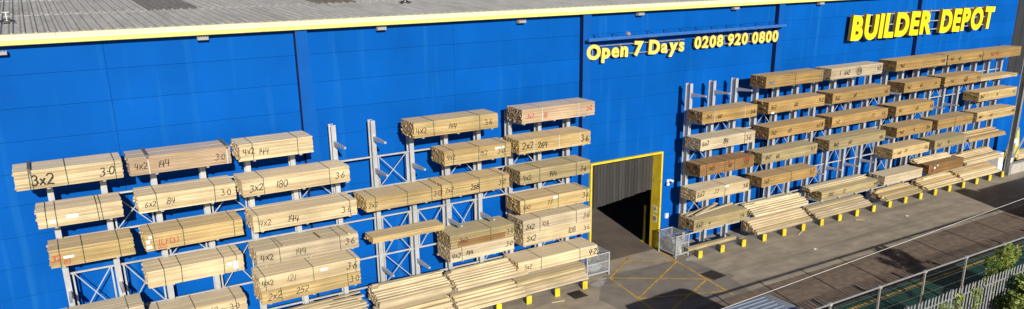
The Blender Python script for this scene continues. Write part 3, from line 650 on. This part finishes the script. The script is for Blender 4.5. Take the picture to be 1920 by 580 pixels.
pile('L',6,'loose pale boards in a low pile, bottom of third stack from left', 5.35,3.85,LZ[6],-1.95,1.15,[0,0,0,1,1,2,3],'bleach',.15,.046,.22,['bleach','cream','pale'],1,.02,.09,6)
pile('L',6,'heaped pale planks in a splayed pile beside the blue gap', 9.52,3.12,LZ[6],-2.0,1.2,[0,0,0,0,0,0,1,2,3,4,5,5],'cream',.15,.044,.09,['cream','pale','cream','bleach'],2,.02,.08,4)
pile('L',6,'stepped pale planks on the arms left of the doorway', 12.78,3.42,LZ[6],-2.05,1.25,[0,0,1,1,2,3,4,5,6],'cream',.15,.044,.10,['cream','pale','cream'],3,.02,.08,3)
pile('L',0,'long pale planks on the base beams below the heaped pile', 9.6,3.05,BASE,-2.05,1.2,[0,0,0,0,0,0,0,0,1,1,1,1,2,2,2],'cream',.15,.044,.08,['cream','pale'],4)
pile('L',0,'stepped pale planks on the base beams left of the doorway', 12.85,3.25,BASE,-2.05,1.2,[0,0,0,1,1,1,2,2,3,3,4,4],'cream',.15,.044,.08,['cream','pale','cream'],5)
pile('L',0,'greenish stepped timbers on base beams beside the wire cage', 15.78,3.60,BASE,-1.95,1.08,[0,1,1,2,2,3,3,3],'green',.105,.072,.05,['green','bleach'],6,.002,.004)
pile('R',6,'cream planks fanned on the arms, second stack right of doorway', 29.7,4.3,RZ[6],-1.95,1.15,[0,0,1,2,3,4,5],'cream',.15,.055,.20,['cream','cream','pale'],7,.015,.05,3)
pile('R',0,'stepped pale timbers on base beams, second stack right of doorway', 29.95,4.25,BASE,-2.0,1.15,[0,0,1,2,3,4,5],'green',.14,.075,.06,['pale','green','bleach'],8,.002,.006)
pile('R',0,'greenish stepped timbers on base beams, third stack right of doorway', 34.6,4.8,BASE,-2.0,1.15,[0,0,1,2,4,5,6],'green',.14,.06,.14,['green','bleach'],9,.004,.01)
pile('R',0,'yellow planks low on base beams, third stack from right end', 40.5,3.6,BASE,-2.0,1.15,[0,0,1,3,4,6],'yellow',.12,.06,.2,['yellow','green','pale'],10,.02,.05,3)
pile('R',0,'yellow planks low on base beams, second stack from right end', 44.5,3.85,BASE,-2.0,1.15,[0,0,1,2,4,5,6],'yellow',.12,.06,.2,['yellow','pale'],11,.02,.05,3)
pile('R',0,'pale planks low on base beams beside the steel post', 48.35,4.25,BASE,-1.98,1.15,[0,0,0,1,2,2,3,5,6],'pale',.12,.055,.12,['pale','yellow','cream'],12,.006,.015)
pile('R',6,'cream planks with ragged ends on the arms beside the steel post', 48.45,4.25,RZ[6],-1.95,1.1,[0,0,0,2,3,5,6,7],'cream',.12,.055,.15,['cream','pale','yellow'],13,.01,.04,2)
pile('R',5,'orange planks in two steps, fifth tier of stack at right end', 48.3,4.27,RZ[5],-1.95,1.1,[0,0,0,0,3,5,6],'orange',.14,.055,.15,['orange','yellow'],14,.004,.01)
t_ = pile('R',0,'greenish narrow layer of boards on the sixth tier, third stack right of doorway', 34.3,4.85,RZ[6]+10*PH+.004,-1.55,.7,[0,0,0,1],'green',.14,.05,.1,['green','bleach'],15,.003,.004)
pile('R',0,'cream loose planks behind the dark brown tagged bundle', 44.2,3.6,RZ[6]+12*PH+.004,-1.3,.5,[0,0,1,2],'cream',.12,.052,.12,['cream','pale'],16,.004,.01)
# single timbers
def plank_thing(name, label, kind, loc, size, rz=0, ry=0, cat='timber', group=None):
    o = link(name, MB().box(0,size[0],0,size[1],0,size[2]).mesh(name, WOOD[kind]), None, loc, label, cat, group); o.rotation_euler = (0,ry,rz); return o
plank_thing('timber_beam','single long greenish beam on the first base beams right of doorway','green',(25.4,-1.82,BASE+.001),(3.25,.22,.15))
gz = RZ[6]+12*PH+.004
for i, (dx, dy, L_, rz, ry) in enumerate([(.05,.95,3.4,-.02,0),(.0,.55,2.6,.22,-.03),(.1,.25,3.0,.10,-.025),(.15,.10,2.2,.30,-.05)]):
    plank_thing('loose_board', ['rearmost straight board on the crossed pile right of doorway','board slanting back across the crossed pile right of doorway','long middle board on the crossed pile right of doorway','short steep board topping the crossed pile right of doorway'][i],
        'bleach', (25.65+dx, YF+dy, gz+.05*i), (L_,.12,.045), rz, ry, 'board', 'crossed loose boards')
cz_ = LZ[4]+12*PH+.003
for i, (x, kd, lb) in enumerate(((6.2,'pink','reddish batten lying across the bundle left of its centre'),(7.55,'brown','brown batten lying across the middle of the bleached bundle'),(8.55,'cream','cream batten lying across the right end of the bleached bundle'))):
    plank_thing('batten', lb, kd, (x,YF-.05 if i != 1 else YF+.1,cz_+.008), (.06,1.1 if i != 1 else .7,.03), .05, 0, 'batten', 'battens on the bleached bundle')

# ------------------------------------------------------------------ the racks themselves
XSL = [-.32,1.15,2.62,4.14,5.62,7.17,8.73,10.24,11.75,13.21,14.68,16.15,17.6,19.07]
XSR = [25.98+1.49*k for k in range(19)]
EXTRA_L = {(0,4),(1,4),(6,1),(7,1),(7,2),(8,2),(9,4),(10,4),(7,5),(8,5)}
EXTRA_R = {(0,1),(1,1),(2,1),(7,5),(8,5),(9,5),(6,5),(13,3),(14,3),(12,3)}
def hasl(k, t): x = XSL[k]; return (k,t) in EXTRA_L or any(s_ == 'L' and t == tt and a-.1 < x < b_+.1 for s_, tt, a, b_ in spans)
def hasr(k, t): x = XSR[k]; return (k,t) in EXTRA_R or any(s_ == 'R' and t == tt and a-.1 < x < b_+.1 for s_, tt, a, b_ in spans)
rack('cantilever_rack', 'long grey cantilever rack carrying timber left of the doorway', XSL, LZ, hasl,
     lambda k, j: (k == 0 and j in (3,)) or (k == 7 and j in (1,3,4)) or (k not in (0,4,6,8) and (k+j) % 2 == 0) or (k == 8 and j == 3), (6,7), -.68, -.36)
rack('cantilever_rack', 'long grey cantilever rack carrying timber right of the doorway', XSR, RZ, hasr, lambda k, j: (k % 3 != 2) and (k+j) % 2 == 0 or (k in (7,8,9) and j == 3), (0,1,2), -.84, -.52)

# ------------------------------------------------------------------ steel post and things at the far right
sp_ = thing('steel_post', 'tall galvanised steel column with raking brace at the far right', 'post', (53.5,-1.95,0))
b = MB(); b.box(-.10,.10,-.17,-.145,.02,9.0).box(-.10,.10,.145,.17,.02,9.0).box(-.012,.012,-.145,.145,.02,9.0); b.build('column', M['galvd'], sp_)
MB().box(-.25,.25,-.28,.28,0,.02).build('base_plate', M['galvd'], sp_)
MB().bar((.15,.0,.75),(2.5,.2,3.0),.09,.09).build('brace', M['galv'], sp_)
MB().box(.145,2.6,-.05,.05,6.2,6.32).build('cross_arm', M['galv'], sp_)
for z in (.9,2.2): MB().box(-.12,.12,-.176,-.171,z,z+.3).build('notice', M['signw'], sp_)
lw = MB().prism([(-2.0,0),(-1.6,0),(-1.6,.62),(-1.63,.65),(-1.97,.65),(-2.0,.62)], 'x', 53.9, 75).build('low_wall', M['conc'], None, label='low grey concrete wall running on past the steel post', cat='wall')
yb_ = thing('yellow_board', 'bright yellow A-frame board standing behind the steel post', 'sign', (56.0,-.9,0))
MB().poly([(-.35,-.25,.9),(.35,-.25,.9),(.3,0,2.7),(-.3,0,2.7),(-.35,-.21,.9),(.35,-.21,.9),(.3,.04,2.7),(-.3,.04,2.7)],[(0,1,2,3),(7,6,5,4),(0,4,5,1),(1,5,6,2),(2,6,7,3),(3,7,4,0)]).build('front_panel', M['yellowpaint'], yb_)
for s_ in (-.3,.3): MB().bar((s_,.05,2.6),(s_,.45,0),.05).build('rear_leg', M['yellowpaint'], yb_); MB().bar((s_,-.23,.95),(s_,-.3,0),.05).build('front_leg', M['yellowpaint'], yb_)
MB().poly([(-.12,-.185,1.5),(.12,-.185,1.5),(.12,-.125,1.95),(-.12,-.125,1.95)],[(0,1,2,3)]).build('notice', M['paper'], yb_)
pb_ = thing('wrapped_block_stack', 'white wrapped block of goods between timber and steel post', 'package', (53.15,-1.2,0))
MB().box(-.3,.28,-.45,.4,.12,.75).build('lower_block', M['white'], pb_); MB().box(-.28,.26,-.42,.38,.752,1.5).build('upper_block', M['white'], pb_)
MB().box(-.3,.28,-.45,-.35,0,.119).box(-.3,.28,.3,.4,0,.119).build('bearer', WOOD['brown'], pb_)
pile('R',0,'loose pale offcuts heaped beyond the low concrete wall', 56.2,3.2,.0,-1.3,.9,[0,0,0,1,2,3,4,5],'cream',.12,.12,.5,['cream','green','bleach'],19,.03,.1)

# ------------------------------------------------------------------ wire cages by the door
def cage(label, loc, wx, wy, h, rz=0, content=True):
    T = thing('wire_cage', label, 'cage', loc, 'wire mesh cages by the doorway'); T.rotation_euler = (0,0,rz)
    MB().box(0,wx,0,wy,.14,.17).build('floor_tray', M['galvd'], T)
    for x in (0,wx):
        for y in (0,wy): MB().box(x-.025,x+.025,y-.025,y+.025,.0,h).build('corner_post', M['galv'], T)
    def pan(axis, fixed, a, b_):
        m_ = MB()
        def P_(u, z): return (u, fixed, z) if axis == 'x' else (fixed, u, z)
        u = a+.06
        while u < b_-.03: m_.bar(P_(u,.18), P_(u,h-.02), .007); u += .055
        z = .22
        while z < h-.03: m_.bar(P_(a+.026,z), P_(b_-.026,z), .007); z += .075
        m_.build('mesh_panel', M['galv'], T)
        for zz, ww in ((h-.02,.04),(.19,.04),(.62*h,.03)): MB().bar(P_(a+.026,zz), P_(b_-.026,zz), ww).build('rim', M['galv'], T)
    pan('x',0,0,wx); pan('x',wy,0,wx); pan('y',0,0,wy); pan('y',wx,0,wy)
    return T
def crumple(name, label, loc, sx, sy, sz, seed):
    bm = bmesh.new(); bmesh.ops.create_icosphere(bm, subdivisions=4, radius=1); rn = random.Random(seed)
    ds = [Vector((rn.gauss(0,1),rn.gauss(0,1),rn.gauss(0,1))).normalized() for _ in range(60)]; am_ = [rn.uniform(-.16,.18) for _ in ds]
    for v in bm.verts:
        n_ = v.co.normalized(); k = 1+sum(a*max(0,n_.dot(d))**14 for d, a in zip(ds, am_))+rn.uniform(-.05,.05)
        v.co = Vector((n_.x*sx*k, n_.y*sy*k, max(-sz*.9, n_.z*sz*k)))
    me = bpy.data.meshes.new(name); bm.to_mesh(me); bm.free(); me.materials.append(M['plastic'])
    return link(name, me, None, loc, label, 'plastic')
cage('galvanised wire mesh cage standing left of the doorway', (19.75,-1.28,0), 1.25, .85, 1.12)
cage('galvanised wire mesh cage holding plastic wrap right of the doorway', (24.92,-1.48,0), .80, 1.2, 1.15)
crumple('plastic_wrap', 'crumpled clear plastic wrap inside the right wire cage', (25.32,-.88,.52), .33, .5, .38, 3)
crumple('plastic_wrap', 'crumpled clear plastic wrap low inside the left wire cage', (20.35,-.86,.36), .5, .33, .2, 5)

# ------------------------------------------------------------------ covers, dust, litter
def cover(label, x, y, a, rot):
    T = thing('drain_cover', label, 'drain', (x,y,.0), 'drain covers in the yard'); T.rotation_euler = (0,0,rot)
    f_ = MB(); f_.box(-a,a,-a,-a+.05,.001,.014).box(-a,a,a-.05,a,.001,.014).box(-a,-a+.05,-a+.051,a-.051,.001,.014).box(a-.05,a,-a+.051,a-.051,.001,.014); f_.build('frame', M['iron'], T)
    l_ = MB(); l_.box(-a+.055,a-.055,-a+.055,a-.055,.001,.009)
    for i in range(5):
        for j in range(5): q = -a+.13+i*(2*a-.26)/4; p = -a+.13+j*(2*a-.26)/4; l_.box(q-.04,q+.04,p-.015,p+.015,.0092,.013)
    l_.build('lid', M['iron'], T)
cover('square iron cover in the yard left of the box marking', 18.42,-2.38,.34,.0)
cover('dark iron drain cover beside the yellow box marking', 24.95,-3.95,.42,.1)
rn = random.Random(5)
def splat(name, x, y, rx, ry, z, m_, n_=40, seed=0, rough_=.35):
    r2 = random.Random(seed); ph = [r2.uniform(0,6.28) for _ in range(6)]
    pts = [(x+rx*math.cos(t)*(1+rough_*sum(math.sin(t*(k+2)+ph[k])/(k+1.5) for k in range(5))*.6), y+ry*math.sin(t)*(1+rough_*sum(math.sin(t*(k+2)+ph[k])/(k+1.5) for k in range(5))*.6)) for t in [2*math.pi*i/n_ for i in range(n_)]]
    return sheet(name, pts, z, m_, kind='structure')
splat('dust_spill', 19.85,-1.95,.45,.25,.0225,M['dust'],50,2); splat('dust_spill', 20.35,-1.62,.25,.14,.0235,M['dust'],50,4); splat('dust_spill', 25.75,-1.95,.5,.3,.0225,M['dust'],50,8)
splat('oil_stain', 25.15,-4.25,.55,.45,.0075,M['patch'],50,9)
for i, (x, y, lb) in enumerate(((31.6,-4.3,'scrap of white paper on the open yard'),(40.2,-3.6,'white paper scrap near the far yellow caps'),(48.0,-9.1,'pale scrap of paper near the far walkway'))):
    o = MB().poly([(-.12,-.07,.012),(.10,-.09,.03),(.14,.06,.016),(-.09,.08,.05)],[(0,1,2,3)]).build('paper_scrap', M['paper'], None, (x,y,.0), label=lb, cat='litter')
o = plank_thing('broken_offcut','brown splintered offcut by the right wire cage','brown',(25.75,-1.62,.002),(.55,.12,.03),-.3,0,'board','offcuts on the ground')
o = plank_thing('broken_offcut','brown offcut lying by the cap beside the left cage','brown',(19.1,-1.6,.002),(.6,.12,.03),-.9,0,'board','offcuts on the ground')
o = plank_thing('broken_offcut','splintered offcut on the third base beam right of doorway','orange',(28.75,-1.95,BASE+.002),(.5,.09,.03),.2,0,'board','offcuts on the ground')

for i, (x, y, L_, rz, kd, lb) in enumerate(((32.6,-2.45,.7,.4,'cream','pale offcut on the ground in front of the fifth yellow cap'),(37.2,-2.5,.5,-.5,'yellow','short yellow offcut on the ground below the third stack'),(47.3,-2.4,.8,.2,'cream','pale offcut on the ground near the far end of the rack'),(17.0,-2.5,.6,-.2,'cream','pale offcut on the ground left of the square cover'))):
    plank_thing('broken_offcut', lb, kd, (x,y,.002), (L_,.07,.03), rz, 0, 'board', 'offcuts on the ground')
# ------------------------------------------------------------------ fences on the near side
FY = -12.38; FH = 2.57
wf = thing('wire_fence', 'tall galvanised post and wire fence with tubular top rail', 'fence', (0,FY,0))
pxs = [8.2+2.72*i for i in range(22)]
pm_ = MB().box(-.03,.03,-.03,.03,0,FH-.03).mesh('post', mat('post_tan', (.34,.31,.26), .6, .3, .2, 6))
for x in pxs: link('post', pm_, wf, (x,0,0))
MB().tube((8.0,0,FH),(66,0,FH),.036,None,10).build('top_rail', M['galvd'], wf)
for z in (.3,.75,1.2,1.65,2.05,2.35): MB().tube((8.1,-.036,z),(66,-.036,z),.003,None,5).build('line_wire', M['galvd'], wf)
cm_ = MB().box(-.05,.05,-.05,.05,-.05,.045).mesh('clamp', M['galv'])
for x in pxs: link('clamp', cm_, wf, (x,0,FH))
PY = -13.1; PHT = 1.95
pf = thing('palisade_fence', 'grey steel palisade fence with pointed pales in front of the walkway', 'fence', (0,PY,0))
pal = MB()
sec_ = [(-.037,.0),(-.018,-.02),(.018,-.02),(.037,.0),(.034,.004),(.016,-.015),(-.016,-.015),(-.034,.004)]
hs = [PHT-.09,PHT,PHT,PHT-.09,PHT-.09,PHT,PHT,PHT-.09]
n_ = 8; pal.poly([(x,y,.06) for x,y in sec_]+[(x*(.55 if h == PHT else 1),y,h) for (x,y),h in zip(sec_,hs)], [(i,(i+1)%n_,(i+1)%n_+n_,i+n_) for i in range(n_)]+[(0,7,6,1),(1,6,5,2),(2,5,4,3),(8,9,14,15),(9,10,13,14),(10,11,12,13)])
pal = pal.mesh('pale', M['galvd'])
x = 17.0; i = 0
while x < 47.5:
    o = link('pale', pal, pf, (x+random.uniform(-.006,.006),-.03,random.uniform(-.012,.012))); o.rotation_euler = (0,random.uniform(-.012,.012),0); x += .215
for z in (.42,1.55): MB().box(16.9,47.6,-.022,.022,z-.025,z+.025).build('rail', M['galvd'], pf)
pp_ = MB().box(-.05,.05,.026,.12,0,1.85).mesh('post', M['galvd'])
for i in range(12): link('post', pp_, pf, (17.1+2.75*i,0,0))

# ------------------------------------------------------------------ plants
def plant(name, label, blobs, nleaf, ls, m1, m2, seed, group, stems=()):
    rn = random.Random(seed); T = thing(name, label, 'plant', blobs[0][0][:2]+(0.0,), group); ox, oy, _ = T.location
    for half, m_ in enumerate((m1, m2)):
        b = MB()
        for (c, r_) in blobs:
            subs = [(Vector((c[0]+rn.uniform(-.7,.7)*r_[0], c[1]+rn.uniform(-.7,.7)*r_[1], c[2]+rn.uniform(-.7,.7)*r_[2])), rn.uniform(.25,.5)) for _ in range(14)]
            for _ in range(nleaf//2):
                s_, q = rn.choice(subs); d = Vector((rn.gauss(0,1),rn.gauss(0,1),rn.gauss(0,1))).normalized()*q*rn.uniform(.4,1)
                p = s_+Vector((d.x*r_[0],d.y*r_[1],d.z*r_[2])); p.z = max(p.z, .03)
                a = Vector((rn.gauss(0,1),rn.gauss(0,1),rn.gauss(0,.6))).normalized(); n_ = (Vector((rn.gauss(0,.7),rn.gauss(-.3,.7),1))).normalized()
                t = a.cross(n_).normalized(); a = n_.cross(t); l_ = ls*rn.uniform(.6,1.35); wv = l_*rn.uniform(.36,.5)
                p -= Vector((ox,oy,0))
                b.poly([p-a*l_*.5, p+t*wv*.5-n_*l_*.06, p+a*l_*.55-n_*l_*.12, p-t*wv*.5-n_*l_*.06], [(0,1,2),(0,2,3)])
        b.build('foliage', m_, T, kind='stuff')
    b = MB()
    for (c, r_) in blobs:
        for _ in range(5):
            e = Vector((c[0]-ox+rn.uniform(-.5,.5)*r_[0], c[1]-oy+rn.uniform(-.4,.4)*r_[1], c[2]+rn.uniform(-.2,.5)*r_[2])); a = Vector((c[0]-ox+rn.uniform(-.2,.2), c[1]-oy+rn.uniform(-.1,.1), 0.01))
            mid = (a+e)/2+Vector((rn.uniform(-.15,.15),rn.uniform(-.1,.1),.1)); b.tube(a,mid,.018,.012,5); b.tube(mid,e,.012,.005,5)
    b.build('stem', M['stem'], T)
    return T
plant('climbing_shrub','reddish green climbing shrub grown through the tall wire fence',[((32.2,-12.5,1.65),(.8,.4,.65)),((32.9,-12.5,2.0),(.75,.35,.6)),((32.5,-12.5,.8),(.8,.35,.7))],3200,.10,M['leaf'],M['stem'] if False else M['leaf2'],1,'plants along the fences')
plant('weed_clump','leafy bright green weeds in front of the palisade at the corner',[((31.2,-13.75,.65),(.8,.55,.65)),((32.4,-13.7,.9),(.9,.5,.9)),((33.4,-13.6,1.0),(.9,.5,.9)),((31.8,-14.2,.4),(.8,.5,.5))],2600,.17,M['leaf'],M['leaf2'],2,'plants along the fences')
plant('bindweed','thin green bindweed climbing the middle of the palisade',[((27.6,-13.2,.85),(.65,.10,.75)),((28.3,-13.2,1.2),(.35,.10,.6))],320,.11,M['leaf'],M['leaf2'],3,'plants along the fences')
plant('bindweed','short green creeper on the palisade nearest the shrub',[((29.6,-13.2,1.1),(.5,.10,.85))],260,.10,M['leaf'],M['leaf2'],4,'plants along the fences')
plant('weed_clump','low weeds sprouting by the foot of the wire fence',[((33.9,-12.8,.8),(.8,.3,.8))],900,.12,M['leaf'],M['leaf2'],6,'plants along the fences')

# ------------------------------------------------------------------ van (its roof shows at the bottom edge)
VX0, VX1, VY0, VY1, VH = 18.0, 22.5, -11.85, -9.98, 2.24
vn = thing('parked_van', 'grey-blue panel van with ridged roof parked at the bottom edge', 'van', ((VX0+VX1)/2,(VY0+VY1)/2,0))
vl = (VX1-VX0)/2; vw = (VY1-VY0)/2
bm = bmesh.new()
pr = [(-vl,.35),(-vl,1.1),(-vl+.06,VH-.03),(vl-1.25,VH),(vl-.95,VH-.10),(vl-.42,1.30),(vl-.12,1.08),(vl,.85),(vl,.35)]
vs0 = [bm.verts.new((x,-vw,z)) for x,z in pr]; vs1 = [bm.verts.new((x,vw,z)) for x,z in pr]; n_ = len(pr)
bm.faces.new(vs0); bm.faces.new(vs1[::-1])
for i in range(n_): bm.faces.new((vs0[i],vs0[(i+1)%n_],vs1[(i+1)%n_],vs1[i]))
for v in bm.verts:
    if v.co.z > 1.2: v.co.y *= 1-.07*(v.co.z-1.2)
bmesh.ops.recalc_face_normals(bm, faces=bm.faces)
bmesh.ops.bevel(bm, geom=bm.edges[:], offset=.09, segments=4, profile=.5, affect='EDGES', clamp_overlap=True)
me = bpy.data.meshes.new('body'); bm.to_mesh(me); bm.free(); me.materials.append(M['vanroof']); bo = link('body', me, vn); shade_smooth(bo)
for i, y in enumerate((-.62,-.42,-.2,.02,.24,.46,.66)):
    MB().prism([(y-.035,VH-.006),(y-.02,VH+.016),(y+.02,VH+.016),(y+.035,VH-.006)], 'x', -vl+.25, vl-1.5-.1*(i%2)).build('roof_ridge', M['white'] if False else M['vanroof'], bo)
MB().prism([(-.58,VH-.004),(-.46,VH-.004),(-.46,VH+.006),(-.58,VH+.006)], 'x', -vl+.2, vl-1.38).build('roof_stripe', M['vanblue'], bo)
MB().poly([(vl-.93,-vw*.82,VH-.13),(vl-.93,vw*.82,VH-.13),(vl-.45,vw*.86,1.36),(vl-.45,-vw*.86,1.36)],[(0,1,2,3)]).build('windscreen', M['glass'], vn, (.022,0,.016))
for s_ in (-1,1):
    MB().poly([(vl-1.75,s_*(vw+.004),1.28),(vl-.75,s_*(vw+.004),1.28),(vl-1.05,s_*(vw-.05),VH-.24),(vl-1.75,s_*(vw-.05),VH-.24)],[(0,1,2,3)]).build('side_window', M['glass'], vn)
    MB().tube((vl-.02,s_*.66,.82),(vl+.012,s_*.66,.82),.11,None,16).build('headlight', M['lens'], vn)
    MB().box(vl-.75,vl-.6,s_*vw+(0 if s_ > 0 else -.2),s_*vw+(.2 if s_ > 0 else 0),1.3,1.5).build('mirror', M['black'], vn)
    for x in (-vl+.8,vl-.85):
        wh = link('wheel', None, vn, (x,s_*(vw-.1),.33))
        MB().tube((0,-.11,0),(0,.11,0),.33,None,24).build('tyre', M['rubber'], wh); MB().tube((0,-.116,0),(0,.116,0),.2,None,16).build('rim', M['galvd'], wh)
MB().box(vl-.03,vl+.03,-vw+.12,vw-.12,.36,.58).build('bumper', M['black'], vn)

# ------------------------------------------------------------------ lorry added outside the frame to cast the far yard shadow
lo = thing('shadow_caster_lorry', 'unseen white box lorry added beyond the right edge to cast a yard shadow', 'lorry', (-2.4,0,0))
MB().box(49.2,57.5,-12.0,-9.7,.95,2.62).build('box_body', M['white'], lo)
MB().box(49.0,57.6,-11.6,-10.1,.6,.94).build('chassis', M['black'], lo)
b = MB().prism([(47.0,.5),(48.9,.5),(48.9,2.9),(47.7,2.9),(47.15,1.7),(47.0,1.5)], 'y', -11.95, -9.75); b.build('cab', M['white'], lo)
MB().poly([(47.13,-11.75,1.72),(47.13,-9.95,1.72),(47.66,-9.95,2.8),(47.66,-11.75,2.8)],[(0,1,2,3)]).build('windscreen', M['glass'], lo, (-.02,0,.01))
for x in (47.9,54.6,55.7):
    for y in (-11.75,-10.0):
        wh = link('wheel', None, lo, (x,y,.48)); MB().tube((0,-.14,0),(0,.14,0),.48,None,20).build('tyre', M['rubber'], wh); MB().tube((0,-.146,0),(0,.146,0),.26,None,14).build('rim', M['galvd'], wh)

# ------------------------------------------------------------------ overhead cable and its poles (both outside the frame)
ca = MB().tube((4.0,-13.0,3.65),(62.0,-13.0,5.93),.0065,None,8).build('overhead_cable', M['cable'], None, label='thin white overhead cable running straight above the road', cat='cable')
for x, z, lb in ((4.0,3.65,'timber pole carrying the left end of the overhead cable'),(62.0,5.93,'timber pole carrying the right end of the overhead cable')):
    T = thing('cable_pole', lb, 'pole', (x,-13.0,0), 'poles of the overhead cable')
    MB().tube((0,.12,0),(0,.12,z+.4),.11,.085,12).build('shaft', WOOD['brown'], T); MB().tube((0,.03,z),(0,.02,z-.12),.03,.02,8).build('insulator', M['white'], T)
